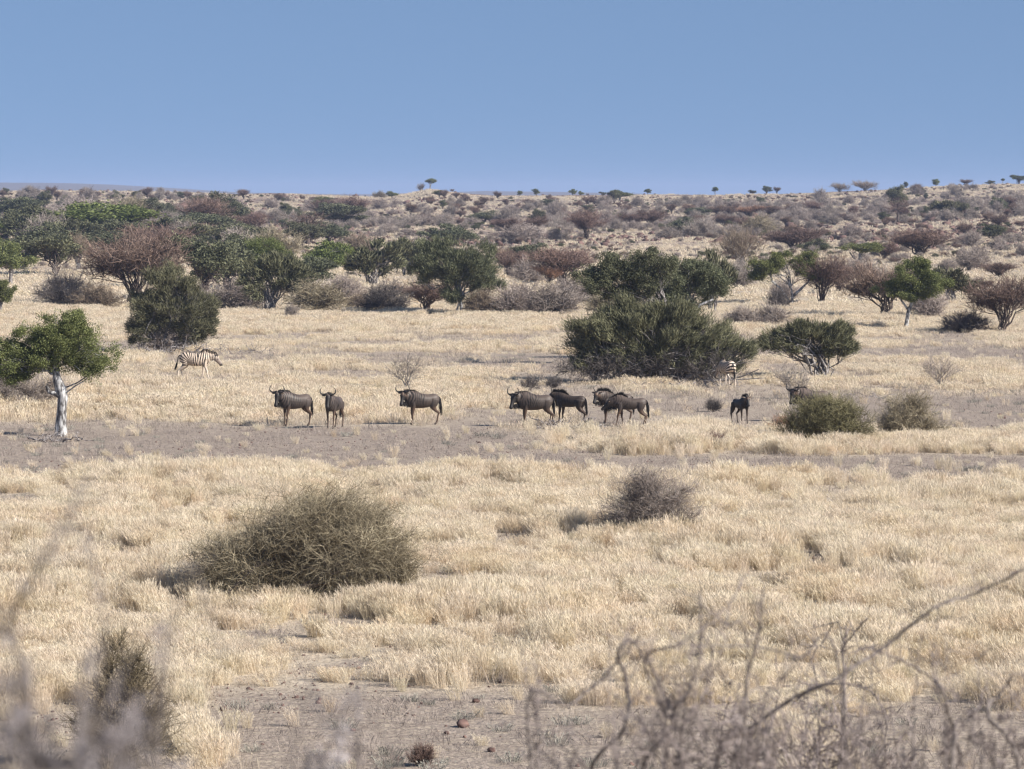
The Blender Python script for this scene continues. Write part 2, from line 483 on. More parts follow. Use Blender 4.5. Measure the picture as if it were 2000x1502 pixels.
M_GRASS_DEAD = mat_tint("grey_dead_grass", (.21, .18, .165), (.45, .385, .335), transl=.3, objvar=.18, huevar=.008)
M_GREY_HERB = mat_tint("grey_herb_leaves", (.17, .165, .145), (.36, .35, .30), transl=.2, objvar=.25)

def build_grass():
    rng = np.random.default_rng(5)
    protos = []
    for k in range(5): protos.append(tussock(rng, 120, .56, .15, .42, .0055, 1.6).mesh("tussock", M_GRASS))        # 0-4 near
    for k in range(4): protos.append(tussock(rng, 60, .54, .22, .42, .013, 1.4).mesh("tussock", M_GRASS))          # 5-8 middle
    for k in range(3): protos.append(tussock(rng, 30, .55, .45, .6, .045, 1.0).mesh("tussock", M_GRASS))            # 9-11 far
    for k in range(4): protos.append(tussock(rng, 26, .20, .22, .8, .006, .8).mesh("tussock", M_GRASS_THIN))      # 12-15 short
    for k in range(2): protos.append(tussock(rng, 46, .22, .30, .9, .012, .9).mesh("tussock", M_GRASS_THIN))        # 16-17 short, wider
    for k in range(3): protos.append(tussock(rng, 34, .14, .30, 1.3, .007, .5).mesh("tussock", M_GRASS_DEAD))      # 18-20 dead, flattened
    Ps, Sc, Ix, Rt = [], [], [], []
    def put(x, y, s, sz, idx, th=.12):
        z = terrain(x, y); n = len(x)
        Ps.append(np.stack([x, y, z], 1)); Ix.append(idx)
        Sc.append(np.stack([s, s, sz], 1))
        Rt.append(np.stack([rng.normal(0, th, n), rng.normal(0, th, n), rng.normal(0, .5, n)], 1))
    def area(y0, y1, dens, m=1.14, extra=3):
        ymid = (y0 + y1) / 2; n = int((y1 - y0) * (2 * (W0 / 2 / FPX * m) * ymid + 2 * extra) * dens)
        y = np.sqrt(rng.uniform(y0 ** 2, y1 ** 2, n)); hw = W0 / 2 / FPX * m * y + extra
        return rng.uniform(-1, 1, n) * hw, y
    def clear(x, y):
        """trampled, thinner grass where the herd stands"""
        v = np.ones_like(x)
        for px, row, hw in ((575, 836, 1.1), (652, 840, .8), (826, 834, .95), (1043, 842, 1.2), (1115, 840, .8), (1218, 844, 1.3), (1447, 834, .7), (390, 748, 1.3), (1420, 766, .7)):
            c = at_depth(px, row, 8143 * CAM_H / (row - HORIZON))
            d = np.hypot((x - c[0]) / hw, (y - c[1]) / (9 if row > 800 else 7)); v = np.minimum(v, .04 + .96 * sstep(.8, 1.25, d))
        return v
    # tall tussocks
    for y0, y1, dens, lod in ((54, 160, GD[0], 0), (160, 345, GD[1], 1), (345, 620, GD[2], 2), (620, 1340, GD[3], 2)):
        x, y = area(y0, y1, dens)
        b = bareness(x, y)
        clump = fbm(x / 1.3, y / 1.3, 101, 2)
        bil = fbm(x / 2.3 + y / 9., y / 4.2, 105, 3)                     # billows and hollows
        hol = sstep(.30, .56, bil)
        p = (1 - sstep(.10, .5, b)) * (.35 + .65 * sstep(.32, .5, clump)) * (.30 + .70 * hol) + .012 + .09 * sstep(.62, .74, fbm(x / 1.1, y / 1.6, 107, 2))
        if lod == 2: p = p * (.25 + .75 * sstep(.38, .58, fbm(x / 22., y / 40., 111, 4)))
        p = p * clear(x, y)
        keep = rng.uniform(0, 1, len(x)) < p
        x, y, b, clump, hol = x[keep], y[keep], b[keep], clump[keep], hol[keep]
        s = (.7 + .55 * clump) * rng.uniform(.8, 1.2, len(x)) * (1 - .38 * sstep(.05, .5, b))
        hgt = s * (.52 + .40 * hol) * (.8 + .5 * sstep(.35, .75, fbm(x / 5., y / 7., 121, 3))) * np.where(rowof(y) < 640, .8, 1) * np.where((rowof(y) > 640) & (rowof(y) < 770), .72, 1)
        idx = {0: rng.integers(0, 5, len(x)), 1: rng.integers(5, 9, len(x)), 2: rng.integers(9, 12, len(x))}[lod]
        if lod == 2: s = s * 1.25
        put(x, y, s, hgt, idx)
    # short thin grass between
    for y0, y1, dens, lod in ((54, 160, GD[4], 0), (160, 345, GD[5], 1)):
        x, y = area(y0, y1, dens)
        b = bareness(x, y)
        p = (.3 + .5 * sstep(.35, .6, fbm(x / 1.7, y / 2.8, 131, 3))) * (.38 + .62 * (1 - sstep(.3, .8, b)))
        keep = rng.uniform(0, 1, len(x)) < p
        x, y = x[keep], y[keep]
        s = rng.uniform(.6, 1.4, len(x))
        bb = bareness(x, y); dead = rng.uniform(0, 1, len(x)) < .12 + .85 * sstep(.2, .6, bb)
        ix = np.where(dead, rng.integers(18, 21, len(x)), rng.integers(12, 16, len(x)) if lod == 0 else rng.integers(16, 18, len(x)))
        s = np.where(dead & (lod == 1), s * 1.3, s)
        put(x, y, s, s * rng.uniform(.5, 1.3, len(x)), ix, .2)
    P = np.concatenate(Ps)
    scatter("dry_grass", P, np.concatenate(Rt), np.concatenate(Sc), np.concatenate(Ix), protos, "pale straw coloured grass covering the plain and the slopes")
    print("grass instances", len(P))
GD = [9.5, 6.0, 1.2, .34, 10.0, 4.5]
build_grass()
# ------------------------------------------------------------------ plants
M_BARK_WHITE = mat_noise("white_bark", (.085, .08, .078), (.50, .50, .50), 9, lo=.42, hi=.60, stretch=(1, 1, .35), bump=.5)
M_BARK_GREY = mat_noise("grey_bark", (.10, .088, .08), (.34, .32, .31), 9, lo=.35, hi=.65)
M_BARK_DARK = mat_noise("dark_bark", (.045, .035, .03), (.15, .12, .105), 9)
M_DEAD = mat_noise("dead_wood", (.09, .075, .07), (.40, .37, .36), 9)
LM = {
    "green": mat_tint("fresh_green_leaves", (.060, .076, .026), (.25, .27, .105), transl=.22, objvar=.16, huevar=.012),
    "bright": mat_tint("bright_green_leaves", (.085, .108, .032), (.22, .255, .085), transl=.25, objvar=.12),
    "dark": mat_tint("dull_green_leaves", (.052, .058, .033), (.205, .208, .12), transl=.12, objvar=.2, huevar=.018),
    "pencil": mat_tint("succulent_green_twigs", (.058, .060, .033), (.265, .262, .15), transl=.05, objvar=.14, huevar=.012),
    "olive": mat_tint("olive_twigs", (.13, .105, .065), (.43, .375, .265), objvar=.12),
    "olivegreen": mat_tint("olive_green_twigs", (.115, .105, .050), (.30, .275, .15), objvar=.12),
    "grey": mat_tint("grey_twigs", (.165, .138, .122), (.44, .38, .335), objvar=.2, huevar=.01),
    "brown": mat_tint("brown_twigs", (.090, .060, .048), (.26, .185, .15), objvar=.22, huevar=.012),
    "rust": mat_tint("rust_twigs", (.19, .10, .06), (.42, .26, .17), objvar=.12),
    "tan": mat_tint("tan_twigs", (.17, .13, .095), (.36, .29, .215), objvar=.15),
    "darkgrey": mat_tint("dark_grey_twigs", (.06, .052, .05), (.17, .15, .14), objvar=.15),
}

ROUGH = .30
def sample_blobs(rng, blobs, n, p=.5, lo=0.0):
    """random points in a union of ellipsoids (cx,cy,cz,rx,ry,rz); p<1/3 pushes them towards the shell"""
    b = np.array(blobs, float)
    w = b[:, 3] * b[:, 4] * b[:, 5]; w = w ** .8; w /= w.sum()
    k = rng.choice(len(b), n, p=w)
    d = _norm(rng.normal(size=(n, 3)))
    r = np.maximum(rng.uniform(0, 1, n) ** p, lo)
    r = r * (1 + ROUGH * (fbm(d[:, 0] * 2.6 + k * 7, d[:, 2] * 2.6 + d[:, 1] * 2.1, 7, 3) - .5) * 4)
    q = b[k, :3] + d * b[k, 3:6] * r[:, None]
    q[:, 2] = np.maximum(q[:, 2], .04)
    return q, d, k

def skeleton(rng, blobs, roots, n_limb, n_br, r_limb, r_br, up=.5, jit=.05, K=7, hub=None, lspread=.55):
    """limbs from the roots (or from a hub at the trunk's top) into the crown, branches off the limbs"""
    E, d, k = sample_blobs(rng, blobs, n_limb, .4)
    b = np.array(blobs)[k]; E = b[:, :3] + (E - b[:, :3]) * lspread / .8
    roots = np.array(roots, float)
    A = roots[rng.integers(0, len(roots), n_limb)] + rng.normal(0, .05, (n_limb, 3)) * [1, 1, 0]
    if hub is not None: A = np.tile(np.array(hub, float), (n_limb, 1)) + rng.normal(0, .04, (n_limb, 3))
    B = A * (1 - up * .3) + E * up * .3; B[:, 2] = A[:, 2] + (E[:, 2] - A[:, 2]) * (.45 + .3 * up)
    limbs = bez(A, B, E, K, rng, jit)
    Rl = r_limb * rng.uniform(.6, 1.15, (n_limb, 1)) * np.linspace(1, .3, K)[None]
    T, d, k = sample_blobs(rng, blobs, n_br, .38)
    dist = np.linalg.norm(T[:, None] - E[None], axis=-1) + rng.uniform(0, .4, (n_br, n_limb)) * np.mean(np.array(blobs)[:, 3])
    j = dist.argmin(1); s = rng.uniform(.35, 1, n_br) ** .8
    f = s * (K - 1); i0 = np.minimum(f.astype(int), K - 2); fr = (f - i0)[:, None]
    S = limbs[j, i0] * (1 - fr) + limbs[j, i0 + 1] * fr
    Bm = S * .5 + T * .5 + rng.normal(0, .08, (n_br, 3)) * np.linalg.norm(T - S, axis=1, keepdims=True); Bm[:, 2] -= .06 * np.linalg.norm(T - S, axis=1)
    br = bez(S, Bm, T, 5, rng, jit)
    Rb = r_br * rng.uniform(.6, 1.2, (n_br, 1)) * np.linspace(1, .3, 5)[None]
    return limbs, Rl, br, Rb

def twigs_on(rng, br, n, L, out=1.0, upw=.3, rnd=.7, curl=.5, cen=None, smin=.25, K=4):
    M = len(br); j = rng.integers(0, M, n); s = rng.uniform(smin, 1, n); f = s * 4; i0 = np.minimum(f.astype(int), 3); fr = (f - i0)[:, None]
    S = br[j, i0] * (1 - fr) + br[j, i0 + 1] * fr
    t = _norm(br[j, i0 + 1] - br[j, i0])
    D = _norm(t * out + rng.normal(size=(n, 3)) * rnd + np.array([0, 0, upw]))
    ln = (L * rng.uniform(.45, 1.3, n))[:, None]
    E = S + D * ln
    side = np.cross(D, _norm(rng.normal(size=(n, 3)))) * ln * curl * .5
    B = (S + E) / 2 + side
    P = bez(S, B, E, K)
    P[:, :, 2] = np.maximum(P[:, :, 2], .02)
    return P

def lobed(rng, blobs, n, spread=.30):
    """clump centres gathered in lobes, so that the crown has bulges and gaps"""
    ns = max(14, n // 27); b = np.array(blobs); S, d, k = sample_blobs(rng, blobs, ns, .36)
    j = rng.integers(0, ns, n); r = spread * b[k[j], 3:6].min(1) * rng.uniform(.7, 1.3, ns)[j]
    q = S[j] + rng.normal(size=(n, 3)) * (r[:, None] * [1, 1, .7]) * .62
    m = rng.uniform(0, 1, n) < .10
    q2, _, _ = sample_blobs(rng, blobs, n, .4); q[m] = q2[m]
    q[:, 2] = np.maximum(q[:, 2], .1)
    return q

def clump_leaves(rng, g, Cn, per, rad, L, Wd, cen, upw=.3, out=.6, flat=1.0):
    """per leaves round each clump centre, every clump with a tone of its own"""
    n = len(Cn); M = n * per
    c = np.repeat(Cn, per, 0)
    off = rng.normal(size=(M, 3)) * rad * [1, 1, .75 * flat]
    D = _norm(_norm(c - cen) * out + rng.normal(size=(M, 3)) * .6 + np.array([0, 0, upw]))
    T = np.clip(np.repeat(rng.normal(.48, .24, n), per) + rng.normal(0, .16, M), 0, 1)
    leaves(g, c + off, L * rng.uniform(.6, 1.3, M), Wd * rng.uniform(.7, 1.3, M), D, T, rng)

def plant_meshes(seed, blobs, style, roots=((0, 0, 0),), hub=None, trunk=None, bark=None, leaf="green", q=1.0, n_limb=10, n_br=120,
                 r_limb=.05, r_br=.018, clumps=900, per=16, crad=.13, L=.09, Wd=.035, twigs=3000, tw_r=.006, tw_L=.5, curl=.6, upw=.3, rnd=.7, out=.8, up=.5, jit=.05, lspread=.55, tri=3):
    rng = np.random.default_rng(seed)
    cen = np.array(blobs)[:, :3].mean(0) - [0, 0, .35 * np.mean(np.array(blobs)[:, 5])]
    limbs, Rl, br, Rb = skeleton(rng, blobs, roots, n_limb, n_br, r_limb, r_br, up, jit, hub=hub, lspread=lspread)
    gw = Geo()
    tubes(gw, limbs, Rl, np.full(len(limbs), .5), 5)
    tubes(gw, br, Rb, np.full(len(br), .5), 4 if q >= 1 else 3)
    if trunk is not None:
        for P, R in trunk:
            P = np.array(P, float)[None]; tubes(gw, P, np.array(R, float)[None], np.array([.5]), 9)
    gc = Geo()
    if style == "leafy":
        Cn = lobed(rng, blobs, clumps)
        clump_leaves(rng, gc, Cn, per, crad, L, Wd, cen, upw)
    elif style == "pencil":
        # upswept bundles of leafless succulent twigs, each bundle fanning out from a branch end
        Cn = lobed(rng, blobs, clumps)
        base = np.repeat(Cn, per, 0); M = len(base)
        bd = _norm(np.repeat(_norm(Cn - cen) * .75 + np.array([0, 0, .75]) + rng.normal(size=(len(Cn), 3)) * .35, per, 0) + rng.normal(size=(M, 3)) * .42)
        ln = L * rng.uniform(.5, 1.3, M)
        S = base + rng.normal(size=(M, 3)) * crad
        T = np.clip(np.repeat(rng.normal(.42, .22, len(Cn)), per) + rng.normal(0, .18, M), 0, 1)
        P = np.stack([S, S + bd * ln[:, None] * .55 + rng.normal(size=(M, 3)) * .012, S + bd * ln[:, None]], 1)
        ribbons(gc, P, Wd * rng.uniform(.7, 1.3, (M, 1)) * np.array([[1, .9, .35]]), T, rng)
    if style == "twiggy" or (style != "twiggy" and twigs and style == "mixed"):
        P = twigs_on(rng, br, int(twigs * .45), tw_L, out, upw, rnd, curl)
        sp = lambda q: 1.3 * (fbm(q[:, 0] * 1.5 + 5, q[:, 2] * 1.7 + q[:, 1] * 1.1, seed % 97, 3) - .5)
        T = np.clip(rng.normal(.45, .17, len(P)) + sp(P[:, 2]), 0, 1)
        tubes(gc, P, tw_r * rng.uniform(.7, 1.3, (len(P), 1)) * np.array([[1, .8, .6, .3]]), T, tri)
        j = rng.integers(0, len(P), int(twigs * .55))
        s = rng.integers(1, 4, len(j))
        S = P[j, s]; D = _norm(_norm(P[j, 3] - P[j, 0]) * .6 + rng.normal(size=(len(j), 3)) * .75 + [0, 0, upw * .5])
        ln = (tw_L * .55 * rng.uniform(.4, 1.3, len(j)))[:, None]
        E = S + D * ln; Bm = (S + E) / 2 + np.cross(D, _norm(rng.normal(size=(len(j), 3)))) * ln * curl * .45
        P2 = bez(S, Bm, E, 3); P2[:, :, 2] = np.maximum(P2[:, :, 2], .02)
        ribbons(gc, P2, tw_r * 1.5 * rng.uniform(.6, 1.2, (len(j), 1)) * np.array([[1, .8, .25]]), np.clip(rng.normal(.55, .17, len(j)) + sp(P2[:, 1]), 0, 1), rng)
    mw = gw.mesh("stems", bark or M_BARK_GREY, smooth=True)
    mc = gc.mesh("foliage", LM[leaf])
    return mw, mc

GRP = {}
def place_plant(name, meshes, parts, loc, label, cat, group=None, rz=0.0):
    e = empty(name, loc, rz)
    tag(e, label, cat, group)
    for nm, me in zip(parts, meshes): mobj(nm, me, e)
    return e

def px_plant(base, blobs_px, depth=.8, D=None, yoff=None):
    if D is None: base = (base[0], base[1] + SINK(base))
    """outline given by eye as ellipses (cx, cy, rx, ry) around a base point: real sizes from its distance"""
    b = ground_hit(*base) if D is None else at_depth(base[0], base[1], D)
    if D is not None: b[2] = float(terrain(b[0], b[1]))
    s = FPX / b[1]
    rb = base[1] if D is None else HORIZON + FPX * (CAM_H - b[2]) / b[1]
    out = []
    for i, e in enumerate(blobs_px):
        cx, cy, rx, ry = e[:4]
        oy = e[4] if len(e) > 4 else 0.0
        out.append(((cx - base[0]) / s, oy, (rb - cy) / s, rx / s, depth * rx / s if rx < 1.6 * ry else depth * 1.1 * max(ry, rx * .55) / s, ry / s))
    return b, out, s

def SINK(base):
    """the seen foot of a plant is where the grass hides it; the real foot lies a little lower"""
    r = base[1]
    if 1020 < r < 1200: return 20
    if 590 < r < 660: return 3
    if 730 < r < 790: return 1
    return 0

# ---- shepherd tree at the edge of the picture
def hero_plants():
    # 1 white-trunk tree, left
    b, bl, s = px_plant((120, 852), [(60, 690, 72, 42), (125, 660, 84, 46), (185, 690, 48, 42), (150, 632, 50, 22), (10, 700, 60, 38), (-60, 690, 70, 45), (200, 708, 34, 18), (95, 640, 60, 26), (60, 716, 50, 22), (160, 720, 46, 20), (110, 700, 60, 22), (25, 735, 40, 18)], .9)
    tr = [([(0, 0, -.1), (.0, 0, .5), (.02, 0, 1.1), (.06, 0, 1.45), (-.02, .02, 1.75), (-.14, .03, 2.1), (-.22, .05, 2.45)], [.235, .19, .18, .195, .215, .175, .12]),
          ([(-.13, -.05, -.1), (-.13, -.05, .4), (-.08, -.03, .9), (-.0, 0, 1.3)], [.14, .10, .09, .09]),
          ([(.05, 0, 1.45), (-.2, -.05, 1.6), (-.45, -.05, 1.66), (-.55, 0, 1.9)], [.12, .1, .08, .05]),
          ([(.0, 0, 1.75), (.6, .1, 2.0), (1.1, .15, 2.35), (1.5, .1, 2.6)], [.03, .028, .022, .015]),
          ([(.0, .1, 1.5), (.55, .15, 1.9), (.9, .15, 2.1), (1.3, .2, 2.6)], [.025, .025, .02, .015])]
    me = plant_meshes(11, bl, "leafy", hub=(-.2, .04, 2.3), trunk=tr, bark=M_BARK_WHITE, leaf="green", n_limb=16, n_br=260, r_limb=.05, r_br=.014, clumps=4200, per=22, crad=.085, L=.075, Wd=.032, upw=.35)
    place_plant("shepherd_tree", me, ("trunk", "crown"), b, "green tree with a thick knotted white trunk, left of the walking zebra", "tree")
    b, bl, s = px_plant((30, 800), [(20, 755, 55, 42), (60, 765, 40, 34), (-40, 750, 60, 50), (110, 760, 40, 28)], .8)
    me = plant_meshes(12, bl, "twiggy", leaf="grey", n_limb=16, n_br=200, r_limb=.02, r_br=.009, twigs=9000, tw_r=.0065, tw_L=.5)
    place_plant("grey_thicket", me, ("stems", "twigs"), b, "grey leafless thicket under the crown of the white-trunk tree", "bush")
    # 2 dense dark evergreen bush behind the zebra
    b, bl, s = px_plant((332, 688), [(330, 588, 55, 52), (290, 610, 45, 46), (375, 610, 50, 48), (340, 560, 38, 34), (300, 640, 50, 30), (380, 635, 40, 26), (268, 655, 24, 20), (405, 600, 24, 28)], .85)
    rt = [(x, y, 0) for x in (-1.6, -.9, -.3, .4, 1.0, 1.6) for y in (-.4, .3)]
    me = plant_meshes(21, bl, "pencil", roots=rt, bark=M_BARK_GREY, leaf="pencil", n_limb=46, n_br=300, r_limb=.055, r_br=.02, clumps=3200, per=22, crad=.1, L=.20, Wd=.020, up=.7)
    _, low = plant_meshes(22, [((c[0]), c[1], .75, 1.1, .9, .7) for c in [(-1.2, 0), (0, 0), (1.2, 0), (.6, .2), (-.6, .2)]], "twiggy", roots=rt, leaf="grey", n_limb=24, n_br=160, twigs=4200, tw_r=.011, tw_L=.5, curl=.9)
    me = (me[0], me[1], low)
    place_plant("evergreen_bush", me, ("stems", "crown", "dead_twigs"), b, "tall dense evergreen bush with tangled grey stems right behind the walking zebra", "bush")
    # 3 the big evergreen thicket, nearest animals on the right
    b, bl, s = px_plant((1300, 748), [(1178, 645, 60, 42), (1245, 632, 52, 44), (1318, 636, 52, 46), (1390, 665, 56, 44), (1445, 690, 42, 26), (1180, 685, 60, 34), (1270, 690, 70, 42), (1150, 700, 36, 24), (1350, 700, 60, 28), (1210, 605, 40, 20)], .75)
    rt = [(x, y, 0) for x in (-3.4, -2.6, -1.8, -1., -.2, .6, 1.4, 2.0) for y in (-.5, .5)]
    me = plant_meshes(31, bl, "pencil", roots=rt, bark=M_BARK_GREY, leaf="pencil", n_limb=90, n_br=620, r_limb=.06, r_br=.022, clumps=4300, per=24, crad=.12, L=.23, Wd=.021, up=.55,
                      trunk=[([(1.0, -.4, .3), (1.9, -.6, .62), (2.8, -.5, .6), (3.4, -.3, .5)], [.12, .1, .07, .04]), ([(1.6, -.2, .1), (2.6, -.2, .18), (3.6, -.5, .35), (4.4, -.7, .7)], [.07, .06, .04, .02]), ([(1.5, -.6, .1), (2.6, -.9, .2), (3.9, -.8, .25), (4.6, -1., .3)], [.06, .05, .03, .015])])
    _, low = plant_meshes(32, [(c, -.3, .9, 1.1, 1.2, .8) for c in (-4.2, -3.4, -2.4, -1.4, -.4, .8, 1.8, 3.0)], "twiggy", roots=rt, leaf="darkgrey", n_limb=40, n_br=340, twigs=9000, tw_r=.010, tw_L=.55, curl=.8)
    me = (me[0], me[1], low)
    place_plant("evergreen_thicket", me, ("stems", "crown", "dead_twigs"), b, "widest evergreen thicket, with the grazing zebra at its right end", "bush")
    # 4 tree standing behind the thicket
    b, bl, s = px_plant((1318, 712), [(1165, 545, 42, 34), (1215, 530, 58, 34), (1270, 525, 50, 34), (1235, 565, 55, 24)], .8)
    me = plant_meshes(41, bl, "leafy", hub=(-.6, 0, 2.2), trunk=[([(-.0, 0, 0), (-.1, 0, 1.0), (-.4, 0, 1.9), (-.9, 0, 2.8)], [.16, .13, .12, .08]), ([(-3.5, 0, 2.8), (-3.0, 0, 2.55), (-2.3, 0, 2.5), (-1.0, 0, 2.0)], [.02, .04, .05, .07])],
                      bark=M_BARK_GREY, leaf="dark", n_limb=18, n_br=240, r_limb=.05, r_br=.016, clumps=3000, per=20, crad=.11, L=.10, Wd=.045)
    place_plant("broad_tree", me, ("trunk", "crown"), b, "broad green crown rising behind the left half of the wide evergreen thicket", "tree")
    b, bl, s = px_plant((1335, 700), [(1315, 545, 46, 42), (1370, 545, 45, 34), (1345, 590, 55, 30), (1398, 560, 24, 30), (1300, 590, 40, 26), (1340, 520, 50, 16)], .8)
    me = plant_meshes(42, bl, "leafy", hub=(.2, 0, 2.2), trunk=[([(.1, 0, 0), (.2, -.3, 1.4), (.3, -.9, 2.3), (.9, -1.0, 3.0), (1.6, -1.0, 3.3)], [.15, .12, .1, .08, .04])],
                      bark=M_BARK_WHITE, leaf="dark", n_limb=18, n_br=240, r_limb=.05, r_br=.016, clumps=3000, per=20, crad=.11, L=.10, Wd=.042)
    place_plant("grey_limbed_tree", me, ("trunk", "crown"), b, "dull green tree with one pale leaning limb, behind the middle of the wide evergreen thicket", "tree")
    # 5 open evergreen tree right of the grazing zebra
    b, bl, s = px_plant((1606, 742), [(1535, 665, 38, 26), (1590, 650, 42, 24), (1630, 665, 38, 26), (1560, 645, 34, 18), (1655, 680, 24, 14), (1510, 675, 18, 16), (1600, 690, 30, 16)], .8)
    me = plant_meshes(51, bl, "pencil", roots=[(-.1, 0, 0), (.15, 0, 0), (.3, .1, 0), (-.3, 0, 0)], bark=M_BARK_GREY, leaf="pencil", n_limb=26, n_br=190, r_limb=.07, r_br=.022, clumps=1500, per=20, crad=.10, L=.24, Wd=.022, up=.35, jit=.1)
    place_plant("flat_evergreen", me, ("stems", "crown"), b, "open spreading evergreen on bare grey stems, between the wide thicket and the plain", "tree")
    # 6 big round tree with white double trunk
    b, bl, s = px_plant((900, 615), [(885, 530, 66, 38), (850, 510, 40, 34), (925, 510, 42, 34), (885, 492, 50, 24), (825, 540, 32, 24), (940, 545, 36, 26), (890, 575, 36, 16)], .9)
    me = plant_meshes(61, bl, "pencil", hub=(-.05, 0, 1.3), trunk=[([(0, 0, -.1), (.05, 0, .5), (.0, 0, 1.0), (-.1, 0, 1.6)], [.17, .13, .12, .1]), ([(-.3, -.1, -.1), (-.3, -.1, .4), (-.15, 0, .9), (.3, 0, 1.6)], [.11, .09, .08, .06])],
                      bark=M_BARK_WHITE, leaf="dark", n_limb=20, n_br=300, r_limb=.07, r_br=.02, clumps=2800, per=20, crad=.15, L=.24, Wd=.032)
    place_plant("round_tree", me, ("trunk", "crown"), b, "large round dark evergreen on a short white double trunk at the grass edge", "tree")
    # 7 white forked tree on the right with green crown
    b, bl, s = px_plant((1768, 641), [(1745, 560, 34, 18), (1780, 545, 52, 28), (1825, 555, 34, 24), (1790, 520, 34, 18), (1770, 575, 44, 10)], .9)
    me = plant_meshes(71, bl, "leafy", hub=(.45, 0, 2.1), trunk=[([(0, 0, -.1), (.12, 0, .6), (.2, 0, 1.2), (.42, 0, 1.75), (.4, 0, 2.3), (.2, 0, 2.7)], [.16, .14, .13, .11, .09, .05]), ([(.15, 0, 1.4), (-.2, 0, 1.9), (-.6, 0, 2.4)], [.08, .07, .04]), ([(.42, 0, 1.75), (.8, 0, 2.1), (1.2, 0, 2.5)], [.08, .06, .04])],
                      bark=M_BARK_WHITE, leaf="green", n_limb=16, n_br=180, r_limb=.045, r_br=.014, clumps=2400, per=20, crad=.12, L=.11, Wd=.05)
    place_plant("forked_shepherd_tree", me, ("trunk", "crown"), b, "green tree on a slim white Y-forked trunk before a brown bush", "tree")
    # 8 twin-crown tree with white curved stems
    b, bl, s = px_plant((1546, 594), [(1490, 525, 32, 24), (1522, 512, 26, 20), (1572, 515, 30, 24), (1590, 535, 20, 16), (1478, 543, 20, 12)], .9)
    me = plant_meshes(81, bl, "leafy", hub=(-.1, 0, 1.5), trunk=[([(.0, 0, -.1), (.05, 0, .7), (.7, 0, 1.3), (1.4, 0, 2.0), (1.2, 0, 2.6)], [.16, .14, .11, .08, .05]), ([(-.4, .1, .6), (-.9, .1, 1.4), (-1.6, .1, 2.0), (-1.75, .1, 2.7), (-1.5, .1, 3.3)], [.09, .09, .09, .07, .05]), ([(0.05, 0, .7), (.0, 0, 1.3), (-.2, 0, 1.9)], [.09, .07, .05]), ([(-.0, .1, 0.), (-.2, .1, .4), (-.5, .1, .8)], [.1, .1, .09])],
                      bark=M_BARK_WHITE, leaf="green", n_limb=14, n_br=150, r_limb=.045, r_br=.014, clumps=1900, per=18, crad=.13, L=.12, Wd=.055)
    place_plant("twin_crown_tree", me, ("trunk", "crown"), b, "two-crowned green tree on curved white stems that spread in a wide V", "tree")
    # 9 tree with grey stems at the left, bright top
    b, bl, s = px_plant((520, 608), [(515, 535, 42, 24), (545, 520, 46, 20), (500, 560, 30, 22), (565, 550, 36, 24), (600, 540, 26, 14)], .9)
    me = plant_meshes(91, bl, "pencil", roots=[(-.2, 0, 0), (.2, 0, 0), (.5, 0, 0)], bark=M_BARK_GREY, leaf="pencil", n_limb=22, n_br=160, r_limb=.08, r_br=.025, clumps=1500, per=13, crad=.14, L=.34, Wd=.045, up=.7)
    place_plant("grey_stemmed_tree", me, ("trunk", "crown"), b, "open dark green tree with many rising grey stems at the far edge of the grass", "tree")
    b, bl, s = px_plant((528, 566), [(522, 490, 34, 26), (500, 510, 26, 20), (550, 505, 26, 18)], .9)
    me = plant_meshes(92, bl, "leafy", bark=M_BARK_DARK, leaf="bright", n_limb=10, n_br=100, r_limb=.06, r_br=.02, clumps=1700, per=16, crad=.18, L=.13, Wd=.065)
    place_plant("bright_tree", me, ("trunk", "crown"), b, "bright yellow-green domed crown directly above the dark tree with grey stems", "tree")
    # 10 near tangle of olive twigs
    b, bl, s = px_plant((610, 1160), [(600, 1045, 120, 88), (690, 1050, 112, 86), (560, 1080, 125, 74), (750, 1075, 78, 76), (645, 1000, 96, 52), (450, 1090, 74, 58), (415, 1115, 58, 44), (720, 1110, 115, 62), (520, 1125, 120, 54), (400, 1125, 50, 46)], .8)
    rt = [(x, y, 0) for x in (-1.8, -1.2, -.6, 0, .6, 1.2, 1.7) for y in (-.7, 0, .7)]
    me = plant_meshes(101, bl, "twiggy", roots=rt, bark=M_BARK_DARK, leaf="olive", n_limb=80, n_br=900, r_limb=.016, r_br=.008, twigs=46000, tw_r=.0048, tw_L=.58, curl=1.1, upw=.15, rnd=.9, out=.6)
    place_plant("thorn_tangle", me, ("stems", "twigs"), b, "largest round tangle of olive grey thorn twigs standing alone in the tall grass", "bush")
    # 11 grey tangle
    b, bl, s = px_plant((1268, 1033), [(1265, 985, 98, 62), (1250, 945, 64, 56), (1290, 960, 66, 54), (1300, 1005, 58, 28), (1222, 1000, 44, 28), (1335, 965, 34, 34), (1345, 1005, 34, 24), (1195, 992, 26, 18), (1255, 920, 36, 22)], .8)
    rt = [(x, y, 0) for x in (-.6, -.2, .2, .6) for y in (-.3, .3)]
    me = plant_meshes(111, bl, "twiggy", roots=rt, bark=M_BARK_GREY, leaf="grey", n_limb=44, n_br=420, r_limb=.012, r_br=.007, twigs=10500, tw_r=.0042, tw_L=.36, curl=.9, upw=.2)
    place_plant("grey_tangle", me, ("stems", "twigs"), b, "airy grey leafless bush alone in the pale grass, below the wide evergreen thicket", "bush")
    # 12, 13 olive bushes right of the herd
    b, bl, s = px_plant((1600, 868), [(1610, 812, 70, 44), (1630, 800, 56, 34), (1590, 806, 50, 34), (1570, 832, 60, 34), (1660, 822, 60, 38), (1600, 800, 50, 24), (1530, 850, 36, 16), (1680, 845, 32, 20)], .8)
